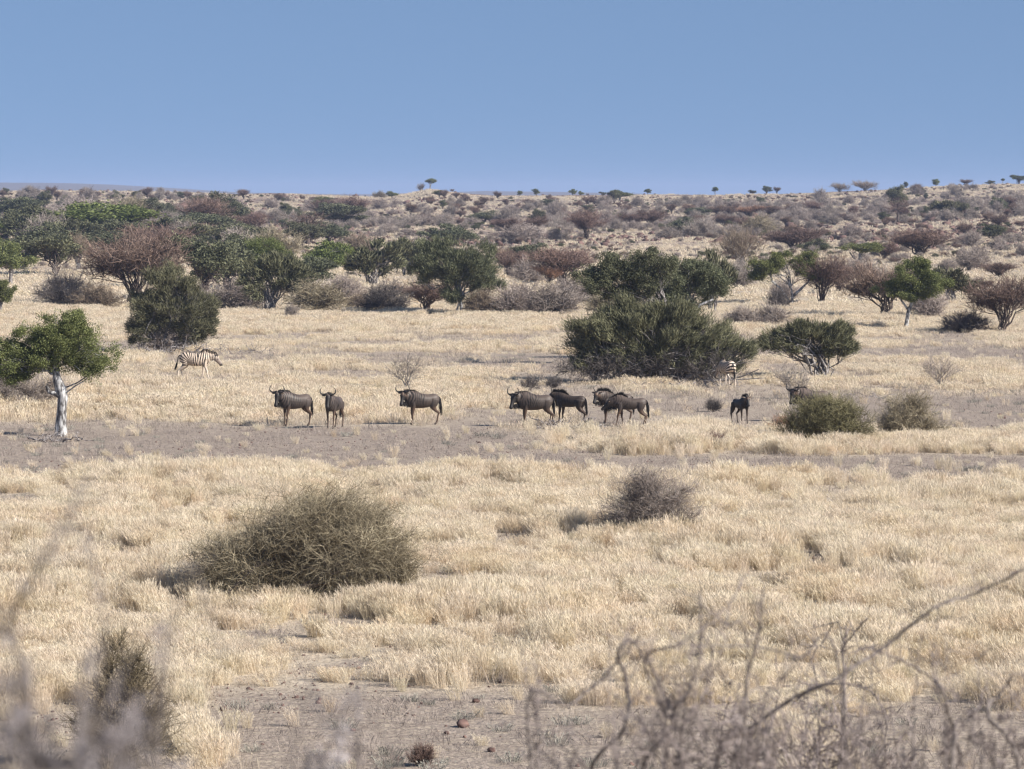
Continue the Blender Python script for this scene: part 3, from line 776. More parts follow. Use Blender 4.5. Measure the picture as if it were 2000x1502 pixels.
    me = plant_meshes(121, bl, "twiggy", roots=[(x, 0, 0) for x in (-1, -.5, 0, .5, 1)], bark=M_BARK_DARK, leaf="olivegreen", n_limb=40, n_br=420, r_limb=.02, r_br=.01, twigs=15000, tw_r=.0065, tw_L=.42, curl=.8)
    place_plant("green_thorn_bush", me, ("stems", "twigs"), b, "olive green thorn bush that half hides the last wildebeest", "bush")
    b, bl, s = px_plant((1780, 860), [(1775, 815, 55, 42), (1745, 830, 40, 28), (1815, 835, 44, 24), (1785, 790, 40, 24)], .8)
    me = plant_meshes(122, bl, "twiggy", roots=[(x, 0, 0) for x in (-.8, -.3, .2, .7)], bark=M_BARK_DARK, leaf="olive", n_limb=36, n_br=360, r_limb=.016, r_br=.008, twigs=9500, tw_r=.0055, tw_L=.42, curl=.8)
    place_plant("grey_thorn_bush", me, ("stems", "twigs"), b, "thin grey olive thorn bush on bare purplish soil, next to the olive green one", "bush")
    b, bl, s = px_plant((1527, 852), [(1530, 828, 26, 14), (1520, 840, 30, 10)], .8)
    me = plant_meshes(123, bl, "twiggy", leaf="rust", n_limb=14, n_br=80, r_limb=.012, r_br=.008, twigs=1500, tw_r=.007, tw_L=.3)
    place_plant("russet_bush", me, ("stems", "twigs"), b, "low russet bush leaning against the olive green thorn bush", "bush")
    # 14 bare shrubs
    for sd, base, bl0, lab, ntw in ((131, (795, 762), [(795, 712, 34, 38), (770, 715, 22, 24), (818, 710, 20, 30)], "bare twiggy shrub just behind the third wildebeest's horns", 900),
                               (132, (1545, 778), [(1545, 738, 38, 34), (1525, 735, 20, 20), (1570, 745, 20, 24)], "bare brown shrub behind the half-hidden wildebeest", 1500),
                               (133, (1836, 757), [(1838, 715, 32, 30), (1815, 715, 18, 20), (1862, 722, 20, 22)], "bare grey shrub standing alone on the grass beyond the thorn bushes", 1300)):
        b, bl, s = px_plant(base, bl0, .8)
        me = plant_meshes(sd, bl, "twiggy", bark=M_BARK_GREY, leaf="grey", n_limb=16, n_br=70, r_limb=.018, r_br=.009, twigs=ntw, tw_r=.0055, tw_L=.34, curl=.5, up=.2, upw=.5)
        place_plant("bare_shrub", me, ("stems", "twigs"), b, lab, "shrub", "bare shrubs on the open plain")
    # small tufts
    for sd, base, rx, ry, lf, lab in ((141, (1398, 880), 24, 30, "brown", "round brown tuft below the young wildebeest"), (142, (1394, 804), 16, 18, "darkgrey", "small dark tuft beside the young wildebeest facing the camera"),
                                  (143, (826, 1496), 30, 32, "brown", "reddish brown tuft on stony bare soil in the lowest part of the photo"),
                                  (144, (1034, 762), 26, 24, "darkgrey", "low grey shrublet behind the bearded wildebeest"), (145, (1083, 757), 18, 12, "darkgrey", "tiny grey shrublet left of the wide evergreen thicket")):
        b, bl, s = px_plant(base, [(base[0], base[1] - ry * .5, rx * .8, ry * .6)], 1.0)
        me = plant_meshes(sd, bl, "twiggy", bark=M_BARK_DARK, leaf=lf, n_limb=22, n_br=80, r_limb=.006, r_br=.004, twigs=1400, tw_r=.004 if sd == 143 else .006, tw_L=.16 if sd == 143 else .26, curl=.3, upw=.9, rnd=.4, up=.1)
        place_plant("dry_tuft", me, ("stems", "twigs"), b, lab, "shrub", "small dry tufts on the plain")
hero_plants()

# ------------------------------------------------------------------ prototypes for the middle distance
PROTO = {}
def proto(kind, seed, n=1):
    R = 2.0
    for v in range(n):
        rng = np.random.default_rng(seed + v)
        def crown(k, w, h0, h1, flat=1.0):
            out = []
            for i in range(k):
                a = rng.uniform(0, 6.28); r = rng.uniform(.15, .62) * w
                rx = rng.uniform(.36, .55) * w
                out.append((math.cos(a) * r, math.sin(a) * r, rng.uniform(h0 + .3 * (h1 - h0), h1 - rx * .42 * flat), rx, rx, rx * rng.uniform(.45, .7) * flat))
            return out
        kw = dict(q=.5)
        if kind == "green": me = plant_meshes(seed + v, crown(8, 2.0, .9, 3.9), "leafy", hub=(0, 0, .9), trunk=[([(0, 0, -.2), (.05, 0, .5), (0, 0, 1.2)], [.16, .13, .12])], bark=M_BARK_GREY, leaf="green", n_limb=12, n_br=90, r_limb=.07, r_br=.03, clumps=1150, per=14, crad=.17, L=.14, Wd=.075, **kw); wh = (4.2, 4.1)
        elif kind == "bright": me = plant_meshes(seed + v, crown(7, 2.0, .6, 3.6), "leafy", hub=(0, 0, .7), bark=M_BARK_GREY, leaf="bright", n_limb=12, n_br=90, r_limb=.07, r_br=.03, clumps=1150, per=14, crad=.18, L=.14, Wd=.075, **kw); wh = (4.2, 4.0)
        elif kind == "dark": me = plant_meshes(seed + v, crown(8, 2.0, .3, 3.3), "leafy", bark=M_BARK_DARK, leaf="dark", n_limb=16, n_br=90, r_limb=.06, r_br=.03, clumps=1150, per=13, crad=.17, L=.16, Wd=.07, up=.5, **kw); wh = (4.2, 3.6)
        elif kind == "pencil": me = plant_meshes(seed + v, crown(8, 2.0, .7, 3.5), "pencil", roots=[(-.3, 0, 0), (.3, .2, 0), (0, -.2, 0)], bark=M_BARK_GREY, leaf="pencil", n_limb=18, n_br=110, r_limb=.07, r_br=.03, clumps=700, per=10, crad=.15, L=.42, Wd=.065, up=.5, **kw); wh = (4.3, 4.0)
        elif kind in ("brown", "rust", "umbrella"):
            lf = {"brown": "brown", "rust": "rust", "umbrella": "brown"}[kind]
            bb = crown(9, 2.1, 1.2 if kind != "umbrella" else 1.9, 3.2, .8 if kind != "umbrella" else .55)
            me = plant_meshes(seed + v, bb, "twiggy", bark=M_BARK_DARK, leaf=lf, n_limb=22, n_br=170, r_limb=.05, r_br=.022, twigs=3600, tw_r=.014, tw_L=.62, curl=.3, upw=.5, rnd=.6, up=.1, **kw); wh = (4.4, 3.5)
        elif kind in ("grey", "tan", "olive", "darkgrey"):
            bb = [(0, 0, 1.0, 1.5, 1.5, .95), (.7, .3, .9, 1.2, 1.2, .8), (-.7, -.2, .8, 1.2, 1.2, .8), (0, 0, 1.6, 1., 1., .6)]
            me = plant_meshes(seed + v, bb, "twiggy", roots=[(-.4, 0, 0), (.4, 0, 0), (0, .3, 0)], bark=M_BARK_GREY if kind != "darkgrey" else M_BARK_DARK, leaf=kind, n_limb=26, n_br=170, r_limb=.03, r_br=.016, twigs=4200, tw_r=.013, tw_L=.55, curl=.5, upw=.3, up=.3, **kw); wh = (4.0, 2.4)
        elif kind == "wispy":
            bb = [(0, 0, 2.2, 1.3, 1.3, 1.5), (.6, .2, 2.6, 1., 1., 1.2), (-.6, 0, 1.8, 1.1, 1.1, 1.2)]
            me = plant_meshes(seed + v, bb, "twiggy", bark=M_BARK_GREY, leaf="tan", n_limb=26, n_br=120, r_limb=.035, r_br=.015, twigs=2600, tw_r=.010, tw_L=.7, curl=.2, upw=1.2, rnd=.35, up=.2, **kw); wh = (3.4, 4.0)
        elif kind == "bare":
            bb = [(0, 0, 3.0, 1.5, 1.5, 1.2), (.4, .2, 2.2, 1.5, 1.5, .8)]
            me = plant_meshes(seed + v, bb, "twiggy", hub=(0, 0, 1.2), trunk=[([(0, 0, -.2), (.05, 0, .7), (0, 0, 1.6), (.1, 0, 3.0)], [.16, .13, .12, .06])], bark=M_BARK_DARK, leaf="brown", n_limb=14, n_br=70, r_limb=.06, r_br=.03, twigs=900, tw_r=.014, tw_L=.55, curl=.3, upw=.2, **kw); wh = (3.6, 4.3)
        elif kind == "white":
            me = plant_meshes(seed + v, crown(7, 1.9, 1.6, 3.8, .9), "leafy", hub=(0, 0, 1.5), trunk=[([(0, 0, -.2), (.1, 0, .7), (0, 0, 1.7)], [.17, .14, .12]), ([(.1, 0, .8), (.6, 0, 1.4), (1., 0, 2.2)], [.09, .08, .05])], bark=M_BARK_WHITE, leaf="green", n_limb=10, n_br=80, r_limb=.06, r_br=.03, clumps=1000, per=14, crad=.17, L=.14, Wd=.075, **kw); wh = (4.0, 4.1)
        vv = np.empty(len(me[1].vertices) * 3, np.float32); me[1].vertices.foreach_get("co", vv); vv = vv.reshape(-1, 3)
        lo, hi = np.percentile(vv, 2.5, axis=0), np.percentile(vv, 97.5, axis=0)
        wh = ((hi[0] - lo[0] + hi[1] - lo[1]) / 2, hi[2])
        PROTO.setdefault(kind, []).append((me, wh))
for kd, nn in (("green", 3), ("bright", 2), ("dark", 3), ("pencil", 3), ("brown", 3), ("rust", 1), ("umbrella", 2), ("grey", 3), ("tan", 1), ("olive", 2), ("darkgrey", 1), ("wispy", 2), ("bare", 2), ("white", 2)):
    proto(kd, 500 + 37 * len(PROTO), nn)

KNAME = {"green": ("leafy_tree", "tree", ("trunk", "crown")), "bright": ("leafy_tree", "tree", ("trunk", "crown")), "dark": ("dark_bush", "bush", ("stems", "crown")), "pencil": ("evergreen_tree", "tree", ("stems", "crown")),
         "brown": ("acacia_bush", "bush", ("stems", "twigs")), "rust": ("acacia_bush", "bush", ("stems", "twigs")), "umbrella": ("umbrella_acacia", "tree", ("stems", "twigs")), "grey": ("grey_bush", "bush", ("stems", "twigs")),
         "tan": ("grey_bush", "bush", ("stems", "twigs")), "olive": ("olive_bush", "bush", ("stems", "twigs")), "darkgrey": ("grey_bush", "bush", ("stems", "twigs")), "wispy": ("wispy_shrub", "shrub", ("stems", "twigs")),
         "bare": ("bare_tree", "tree", ("trunk", "twigs")), "white": ("shepherd_tree", "tree", ("trunk", "crown"))}
PR = np.random.default_rng(99)
def mid_plant(kind, cx, base, w, h, label, group=None, k=None, D=None):
    """cx, base row, width and height as seen; stands on the terrain"""
    if base > 440: sk = .14 * (base - HORIZON) / CAM_H; base += sk; h += sk * .8
    b = ground_hit(cx, base)
    if base < 383:
        b = at_depth(cx, 384, RIDGE - 8); b[2] = float(terrain(b[0], b[1])); h += 3          # stands on the crest, in knee-high grass
    s = FPX / b[1]
    (mw, mc), (pw, ph) = PROTO[kind][(k if k is not None else int(PR.integers(0, 99))) % len(PROTO[kind])]
    nm, cat, parts = KNAME[kind]
    e = empty(nm, b, PR.uniform(0, 6.28))
    sx = w / s / pw; sz = h / s / ph
    e.scale = (sx, sx, sz)
    tag(e, label, cat, group or ("%s on the middle ground" % {"tree": "trees", "bush": "bushes", "shrub": "shrubs"}[cat]))
    for n_, me in zip(parts, (mw, mc)): mobj(n_, me, e)
    return e
MID = [
 ("bright", 182, 482, 150, 80, "large bright green tree among dark trees on the far left"),
 ("green", 22, 557, 75, 82, "green bush cut by the left edge, above the sandy mound"),
 ("dark", 110, 537, 105, 72, "dark bush with pale dead stems rising beside it"),
 ("wispy", 152, 524, 45, 66, "pale dead wispy shrub rising in front of the dark left bushes"),
 ("brown", 262, 598, 160, 138, "big brown leafless acacia behind the tall evergreen bush"),
 ("grey", 123, 597, 84, 62, "round purple-grey bush between two sandy mounds"),
 ("tan", 190, 600, 70, 42, "low tan bush between the purple-grey bush and the brown acacia"),
 ("dark", 400, 582, 120, 112, "dark bush mass between the evergreen bush and the grey-stemmed tree"),
 ("bright", 618, 540, 88, 62, "pale yellow-green bush right of the bright domed crown"),
 ("olive", 622, 608, 112, 54, "low rounded olive brown bush at the edge of the open grass"),
 ("grey", 470, 604, 96, 56, "purple-grey bush in front of the dark mass, left of the grey stems"),
 ("bare", 602, 480, 72, 64, "dark bare tree standing over the bright domed crown's right side"),
 ("dark", 378, 472, 110, 52, "wide dull green tree above the brown acacia's right side"),
 ("dark", 660, 436, 62, 36, "pair-like dark green crown on the far slope, left of the knoll"),
 ("green", 637, 414, 40, 28, "pale green crown on the slope just above the pair-like dark one"),
 ("grey", 330, 498, 70, 40, "grey bush under the wide dull green tree"),
 ("dark", 288, 432, 62, 42, "dusky tree on the far left slope, below the sandy crest"),
 ("dark", 62, 474, 80, 66, "dusky dark tree at the far left, behind the bright green tree"),
 ("bright", 12, 476, 52, 44, "yellow-green tree at the left edge of the far thicket"),
 ("green", 72, 500, 56, 34, "low yellow-green bush under the dusky left tree"),
 ("dark", 222, 500, 80, 44, "dark green bush right under the large bright green tree"),
 ("grey", 570, 618, 26, 22, "tiny grey twig shrub on the edge of the open grass"),
 ("green", 2, 612, 36, 62, "green bush half outside the left edge, at the sandy mound's foot"),
 ("pencil", 725, 558, 90, 82, "multi-stemmed evergreen tree left of the large round tree"),
 ("pencil", 797, 536, 64, 66, "evergreen tree squeezed between its multi-stemmed neighbour and the round tree"),
 ("darkgrey", 752, 611, 84, 56, "blackish spiky bush left of the dark brown bush at the grass edge"),
 ("brown", 832, 608, 104, 58, "dark brown dense bush left of the short white double trunk"),
 ("tan", 938, 614, 66, 48, "tan bush right of the short white double trunk"),
 ("grey", 1010, 614, 96, 56, "grey bush beside the tan bush at the grass edge"),
 ("grey", 1078, 614, 100, 54, "purple-grey bush touching the wide evergreen thicket's left side"),
 ("dark", 878, 480, 82, 38, "dark crown poking out above the large round tree"),
 ("brown", 994, 540, 64, 54, "brown shrub between the round tree and the dark green crown"),
 ("brown", 1098, 556, 104, 70, "reddish brown acacia left of the broad green crown"),
 ("rust", 1074, 556, 44, 36, "small rust-orange bush at the foot of the reddish acacia"),
 ("dark", 1030, 522, 68, 42, "dark green crown above the grey bushes, middle of the photo"),
 ("grey", 1032, 552, 60, 42, "grey shrub left of the rust-orange bush"),
 ("brown", 1147, 468, 58, 56, "brown acacia with a flat top on the slope above the broad crown"),
 ("umbrella", 1230, 446, 48, 28, "small umbrella acacia on the slope, left one of two touching"),
 ("umbrella", 1272, 446, 46, 34, "small umbrella acacia on the slope, right one of two touching"),
 ("green", 1200, 434, 46, 18, "low green bush just above the two touching umbrella acacias"),
 ("brown", 990, 454, 42, 26, "brown bush on the lower slope below the dark bare tree"),
 ("brown", 1040, 456, 46, 30, "brown bush on the lower slope, left of the flat-topped acacia"),
 ("dark", 946, 436, 52, 22, "low dark bush on the slope right of the knoll"),
 ("bare", 888, 422, 20, 22, "tiny bare dark tree under the knoll"),
 ("brown", 1092, 428, 20, 22, "tiny brown tree on the far slope above the brown bushes"),
 ("dark", 1148, 413, 20, 12, "little dark round bush high on the far slope"),
 ("green", 1211, 393, 36, 18, "dark green tree just below the skyline, middle right"),
 ("dark", 1075, 406, 28, 16, "bluish green bush high on the slope, right of the knoll"),
 ("grey", 1020, 474, 70, 34, "pale grey bush on the lower slope above the round tree"),
 ("pencil", 1847, 430, 44, 36, "round dark tree standing out on the right slope"),
 ("bare", 1754, 434, 40, 46, "tall bare dead tree on the right slope"),
 ("brown", 1590, 420, 32, 26, "small reddish tree halfway up the right slope"),
 ("rust", 1462, 425, 48, 22, "orange-brown flat bush on the slope, paired with a duller one"),
 ("brown", 1503, 425, 40, 22, "dull brown flat bush right of the orange-brown one"),
 ("brown", 1403, 422, 34, 20, "brown acacia on the slope, left of the orange-brown bush"),
 ("brown", 1414, 444, 36, 24, "brown acacia one step below the orange-brown bush"),
 ("dark", 1357, 427, 40, 20, "dark green bush on the slope above the low dark green one"),
 ("dark", 1326, 462, 46, 34, "dark green bush at the foot of the slope, right of the umbrella acacias"),
 ("grey", 1370, 464, 56, 34, "grey bush between the dark green bush and the olive umbrella tree"),
 ("olive", 1480, 458, 66, 34, "olive-brown umbrella-shaped tree at the slope's foot"),
 ("wispy", 1447, 528, 76, 80, "tall wispy olive-grey shrub left of the two-crowned tree"),
 ("brown", 1553, 490, 92, 42, "dark brown wide bush above the two-crowned tree"),
 ("brown", 1605, 594, 84, 92, "brown acacia behind the right stem of the two-crowned tree"),
 ("grey", 1532, 584, 50, 34, "grey twigs filling the foot of the two-crowned tree"),
 ("white", 1680, 522, 60, 46, "small green tree with a short white stem, alone on pale grass"),
 ("brown", 1727, 508, 46, 36, "dark brown bush right of the small white-stemmed tree"),
 ("brown", 1795, 500, 110, 50, "wide reddish-brown bush below the rocky outcrop"),
 ("brown", 1730, 620, 132, 104, "large dark brown umbrella bush behind the Y-forked white trunk"),
 ("pencil", 1858, 590, 72, 62, "dark green bush touching the right of the Y-forked tree"),
 ("brown", 1960, 647, 118, 104, "dark brown-grey bush at the right edge of the grass"),
 ("darkgrey", 1884, 646, 76, 36, "low dark bush left of the big right-edge bush"),
 ("grey", 1450, 636, 56, 36, "thin grey stems on the grass right of the wide thicket"),
 ("grey", 1508, 636, 66, 40, "grey bush on the grass between the thin stems and the open evergreen"),
 ("grey", 1812, 622, 66, 60, "grey twiggy bush right behind the Y-forked white trunk"),
 ("brown", 1918, 570, 34, 26, "small brown shrub on pale grass left of the right-edge bush"),
 ("brown", 1950, 544, 56, 30, "brown shrub above the right-edge bush"),
 ("grey", 1680, 545, 80, 36, "low grey bush under the small white-stemmed tree"),
 ("grey", 1900, 525, 70, 40, "grey bush below the rocky outcrop, near the right edge"),
 ("dark", 1940, 470, 46, 30, "dark green shrub growing in the rocky outcrop"),
 ("darkgrey", 1520, 602, 40, 36, "dark grey shrub at the left stem of the two-crowned tree"),
 ("pencil", 1390, 610, 66, 110, "dark evergreen behind the right end of the wide thicket"),
 ("dark", 1585, 500, 50, 30, "dark green crown peeping over the two-crowned tree"),
 ("dark", 300, 560, 90, 60, "dark green mass behind the brown leafless acacia"),
 ("dark", 455, 520, 90, 56, "dark green crown left of the bright domed crown"),
 ("olive", 260, 476, 70, 36, "olive bush right of the large bright green tree"),
 ("grey", 140, 440, 90, 34, "grey scrub on the left slope under the sandy crest"),
 ("dark", 470, 468, 60, 34, "dusky bush between the wide dull tree and the bare tree"),
 ("dark", 30, 424, 60, 34, "dusky trees' crown at the left edge of the slope"),
 ("tan", 700, 500, 56, 40, "tan shrub above the multi-stemmed evergreen"),
 ("brown", 240, 450, 46, 30, "brown shrub above the large bright green tree"),
 ("dark", 445, 575, 104, 92, "dark green mass just left of the tree with many grey stems"),
 ("dark", 596, 572, 92, 66, "dark green crown right of the tree with many grey stems"),
 ("grey", 668, 582, 64, 40, "grey bush behind the low rounded olive brown bush"),
 ("tan", 700, 604, 50, 30, "small tan shrub at the grass edge below the multi-stemmed evergreen"),
 ("dark", 96, 508, 120, 62, "wide dark green bush behind the pale wispy dead shrub"),
 ("brown", 310, 512, 110, 70, "dark brown bush showing above the brown leafless acacia"),
 ("grey", 380, 602, 70, 40, "grey bush tucked behind the tall evergreen bush's right side"),
 ("olive", 1180, 612, 70, 40, "olive bush under the broad green crown, left of the wide thicket"),
 ("grey", 1120, 596, 80, 50, "pale grey bush under the broad green crown's left tip"),
 ("brown", 1640, 570, 60, 50, "brown bush between the two-crowned tree and the big umbrella bush"),
 ("grey", 1440, 560, 80, 46, "grey bush left of the two-crowned tree's pale stem"),
 # on the skyline
 ("white", 840, 371, 20, 17, "leaning umbrella tree on top of the rocky knoll"),
 ("wispy", 822, 375, 13, 13, "pale wisp of a tree beside the knoll's umbrella tree"),
 ("green", 766, 389, 20, 13, "round green tree just below the skyline, left of the knoll"),
 ("olive", 742, 388, 24, 12, "low olive bush on the skyline, second left of the knoll"),
 ("green", 858, 386, 20, 12, "green bush on the knoll's right flank"),
 ("dark", 265, 391, 18, 15, "dark lone tree on the crest above the sandy ridge"),
 ("green", 1015, 379, 11, 8, "tiny skyline tree, first right of the knoll"),
 ("green", 1048, 379, 14, 11, "small skyline tree, second right of the knoll"),
 ("green", 1118, 379, 13, 10, "small skyline tree, third right of the knoll"),
 ("green", 1135, 379, 9, 7, "tiny skyline tree touching its larger neighbour"),
 ("dark", 1178, 378, 12, 6, "flat dark bush on the skyline, middle right"),
 ("green", 1265, 379, 12, 8, "small skyline tree above the two umbrella acacias"),
 ("white", 1397, 378, 11, 12, "tiny layered tree on the skyline above the dark green bush"),
 ("dark", 1470, 379, 14, 6, "flat bush on the skyline above the orange-brown bush"),
 ("dark", 1497, 379, 18, 12, "bluish green tree on the skyline above the orange-brown bush"),
 ("umbrella", 1517, 377, 13, 10, "tiny brown umbrella tree on the skyline"),
 ("wispy", 1640, 378, 34, 14, "pale wispy shrubs' left member on the right skyline"),
 ("wispy", 1690, 376, 46, 16, "pale wispy shrub, broadest on the right skyline"),
 ("dark", 1770, 368, 8, 8, "tiny dark ball-shaped bush on the right skyline"),
 ("green", 1828, 363, 16, 12, "green tree on the right skyline above the round dark tree"),
 ("umbrella", 1887, 361, 20, 9, "brown flat tree on the rising right skyline"),
 ("white", 1958, 356, 7, 8, "tiny tree on the highest part of the skyline"),
 ("white", 1986, 355, 14, 11, "last skyline tree before the right edge"),
 ("dark", 1990, 374, 26, 12, "dark bush just under the skyline at the right edge"),
 ("dark", 1935, 366, 14, 6, "low bush on the skyline between two far trees"),
]
for k, r in enumerate(MID):
    f = 1.0 if 405 < r[2] < 560 else 1.0
    if r[2] < 394: f = 1.12
    mid_plant(r[0], r[1], r[2], r[3] * (1.05 if f == 1 else .95), r[4] * f, r[5])

for k in range(30):
    kd = ("dark", "dark", "pencil", "grey", "olive", "brown")[k % 6]
    w = PR.uniform(50, 95)
    mid_plant(kd, PR.uniform(-20, 690), PR.uniform(428, 512), w, w * PR.uniform(.5, .8), {"tree": "dull evergreen tree, one of several crowded together in the far thicket", "bush": "dusky %s bush, one of many crowded together in the far thicket" % {"dark": "green", "grey": "grey", "olive": "olive", "brown": "brown"}.get(kd, "green")}[KNAME[kd][1]],
              "%s crowded in the far thicket" % {"dark": "green bushes", "pencil": "evergreen trees", "grey": "grey bushes", "olive": "olive bushes", "brown": "brown bushes"}[kd])

# ------------------------------------------------------------------ scrub on the slopes: the largest as things, the rest as stuff
def scrub():
    rng = np.random.default_rng(77)
    allk = [("grey", 1700, "grey leafless scrub bush, one of many dotting the far slope", "grey scrub bushes on the slope"),
            ("brown", 420, "small brown leafless bush, one of many among the grey scrub of the slope", "brown bushes on the slope"),
            ("dark", 330, "small dark green bush, one of many scattered over the grey slope", "dark green bushes on the slope")]
    stuffP, stuffS, stuffI, protos = [], [], [], []
    for kd, tot, lab, grp in allk:
        # evenly in the picture = sparser with distance in the world; keep off the near plain
        y = np.exp(rng.uniform(math.log(470), math.log(RIDGE - 4), tot * 3))
        x = rng.uniform(-1.12, 1.12, tot * 3) * W0 / 2 / FPX * y
        dn = fbm(x / 60., y / 160., 140 + len(kd), 3)
        w = sstep(.42, .62, dn) * (.25 + .75 * sstep(480, 800, y))
        px = colof(x, y)
        if kd == "dark": w = w * (.35 + .65 * (1 - sstep(300, 900, px)) + .2 * sstep(500, 700, y))
        keep = rng.uniform(0, 1, len(x)) < w
        x, y = x[keep][:tot], y[keep][:tot]
        z = terrain(x, y)
        wd = (.6 + 2.2 * rng.uniform(0, 1, len(x)) ** 1.6) * (.62 + .38 * sstep(500, 850, y)) * (1 - .55 * sstep(RIDGE - 200, RIDGE - 60, y)) * np.where(rng.uniform(0, 1, len(x)) < .15, 1.5, 1) * {"grey": 1.0, "brown": .85, "dark": .85}[kd]
        o = np.argsort(-wd / y)
        nb = {"grey": 290, "brown": 200, "dark": 200}[kd]
        for i in o[:nb]:
            (mw, mc), (pw, ph) = PROTO[kd][int(rng.integers(0, 99)) % len(PROTO[kd])]
            nm, cat, parts = KNAME[kd]
            e = empty({"grey": "scrub_bush", "brown": "brown_scrub_bush", "dark": "green_scrub_bush"}[kd], (x[i], y[i], z[i] - .05), rng.uniform(0, 6.28))
            s = wd[i] / pw; e.scale = (s, s, s * rng.uniform(.7, 1.15)); tag(e, lab, "bush", grp)
            for n_, me in zip(parts, (mw, mc)): mobj(n_, me, e)
        for i in o[nb:]:
            stuffP.append((x[i], y[i], z[i] - .05)); s = wd[i] / PROTO[kd][0][1][0]
            stuffS.append((s, s, s * rng.uniform(.7, 1.15))); stuffI.append((kd, int(rng.integers(0, 3))))
    names = []
    for kd in ("grey", "brown", "dark"):
        for v in range(3): names.append((kd, v)); protos.append(PROTO[kd][v][0][1])
    # plenty of small scrub
    n = 4500
    y = np.exp(rng.uniform(math.log(520), math.log(RIDGE), n)); x = rng.uniform(-1.12, 1.12, n) * W0 / 2 / FPX * y
    keep = rng.uniform(0, 1, n) < .25 + .75 * sstep(.4, .6, fbm(x / 50., y / 90., 171, 3)); x, y = x[keep], y[keep]; z = terrain(x, y)
    y3 = np.exp(rng.uniform(math.log(455), math.log(860), 3400)); x3 = rng.uniform(-1.12, 1.12, 3400) * W0 / 2 / FPX * y3
    k3 = rng.uniform(0, 1, 3400) < (.15 + .85 * sstep(.42, .58, fbm(x3 / 30., y3 / 70., 178, 3))) * (.35 + .65 * (1 - sstep(700, 1300, colof(x3, y3)))); x = np.concatenate([x, x3[k3]]); y = np.concatenate([y, y3[k3]])
    y2 = np.exp(rng.uniform(math.log(820), math.log(RIDGE - 40), 5200)); x2 = rng.uniform(-1.12, 1.12, 5200) * W0 / 2 / FPX * y2
    k2 = rng.uniform(0, 1, 5200) < .2 + .8 * sstep(.38, .6, fbm(x2 / 45., y2 / 110., 175, 3)); x = np.concatenate([x, x2[k2]]); y = np.concatenate([y, y2[k2]]); z = terrain(x, y)
    for i in range(len(x)):
        stuffP.append((x[i], y[i], z[i] - .05)); s = rng.uniform(.14, .42) * (.6 if y[i] > RIDGE - 150 else 1); stuffS.append((s, s, s * rng.uniform(.6, 1))); stuffI.append(("grey" if rng.uniform() < .75 else ("brown" if rng.uniform() < .6 else "dark"), int(rng.integers(0, 3))))
    idx = np.array([names.index(t) for t in stuffI])
    P = np.array(stuffP); R = np.zeros_like(P); R[:, 2] = rng.uniform(0, 6.28, len(P))
    scatter("distant_scrub", P, R, np.array(stuffS), idx, protos, "low grey and brown scrub covering the far slope up to the skyline")
    # rubble
    rp = []
    for k in range(4):
        d = np.random.default_rng(900 + k); u = np.linspace(0, np.pi, 6)[1:-1]; a = np.arange(7) * 2 * np.pi / 7
        V = [[0, 0, 1]] + [[math.sin(t) * math.cos(b), math.sin(t) * math.sin(b), math.cos(t)] for t in u for b in a] + [[0, 0, -1]]
        V = np.array(V) * d.uniform(.7, 1.2, (len(V), 1)) * [1, .8, .62]
        F3 = [[0, 1 + i, 1 + (i + 1) % 7] for i in range(7)] + [[len(V) - 1, 22 + (i + 1) % 7, 22 + i] for i in range(7)]
        F4 = [[1 + r * 7 + i, 8 + r * 7 + i, 8 + r * 7 + (i + 1) % 7, 1 + r * 7 + (i + 1) % 7] for r in range(3) for i in range(7)]
        rp.append(mesh_np("stone", V, [F3, F4], M_ROCK, tint=d.uniform(0, 1, len(V))))
    def rocks(name, n, y0, y1, smin, smax, lab, px0=-300, px1=2300, thr=(.5, .68), sd=0, dens=None):
        y = np.exp(rng.uniform(math.log(y0), math.log(y1), n)); x = (rng.uniform(px0, px1, n) - W0 / 2) / FPX * y
        keep = rng.uniform(0, 1, n) < sstep(thr[0], thr[1], fbm(x / 30. if y0 > 300 else x / 4., y / 60. if y0 > 300 else y / 8., 181 + sd, 4)); x, y = x[keep], y[keep]
        s = rng.uniform(smin, smax, len(x)) * np.exp(rng.normal(0, .4, len(x)))
        P = np.stack([x, y, terrain(x, y) + s * .15], 1); R = rng.uniform(0, 6.28, (len(x), 3)) * [.15, .15, 1]
        scatter(name, P, R, np.stack([s, s, s], 1), rng.integers(0, 4, len(x)), rp, lab)
    rocks("slope_rubble", 16000, 620, RIDGE + 5, .18, .5, "dark reddish rubble strewn over the far slope")
    rocks("outcrop_rubble", 2600, 560, 700, .14, .36, "dark red rocks between grass clumps on the right outcrop", 1640, 2300, (.3, .5), 9)
    rocks("gravel", 16000, 56, 180, .012, .035, "small reddish stones on the bare soil", thr=(.4, .6), sd=4)
    # single stones on the near bare soil
    for k, (px, row, w, lab) in enumerate([(929, 1372, 19, "reddish brown stone, the largest on the bare soil"), (905, 1420, 34, "flat reddish stone half sunk in the soil below the largest one"), (689, 1428, 13, "small red stone left of the flat one"), (513, 1455, 9, "pinkish stone near the grey herb"),
                                           (960, 1468, 20, "brown stone right of the reddish tuft"), (680, 1493, 18, "brown stone at the photo's bottom left of the tuft"), (873, 1434, 15, "pinkish stone right above the reddish tuft"), (777, 1484, 15, "grey-brown stone left of the reddish tuft"), (436, 1388, 22, "low red stone under the grass edge, farthest left")]):
        b = ground_hit(px, row); s = w / (FPX / b[1]) / 2
        o = mobj("stone", rp[k % 4], None, (b[0], b[1], b[2] + s * .3)); o.scale = (s, s, s); o.rotation_euler = (0, 0, k * 1.3)
        tag(o, lab, "stone", "stones on the bare soil")
M_ROCK = mat_tint("red_brown_rock", (.070, .042, .037), (.20, .13, .11), objvar=.3, rough=.9)
scrub()

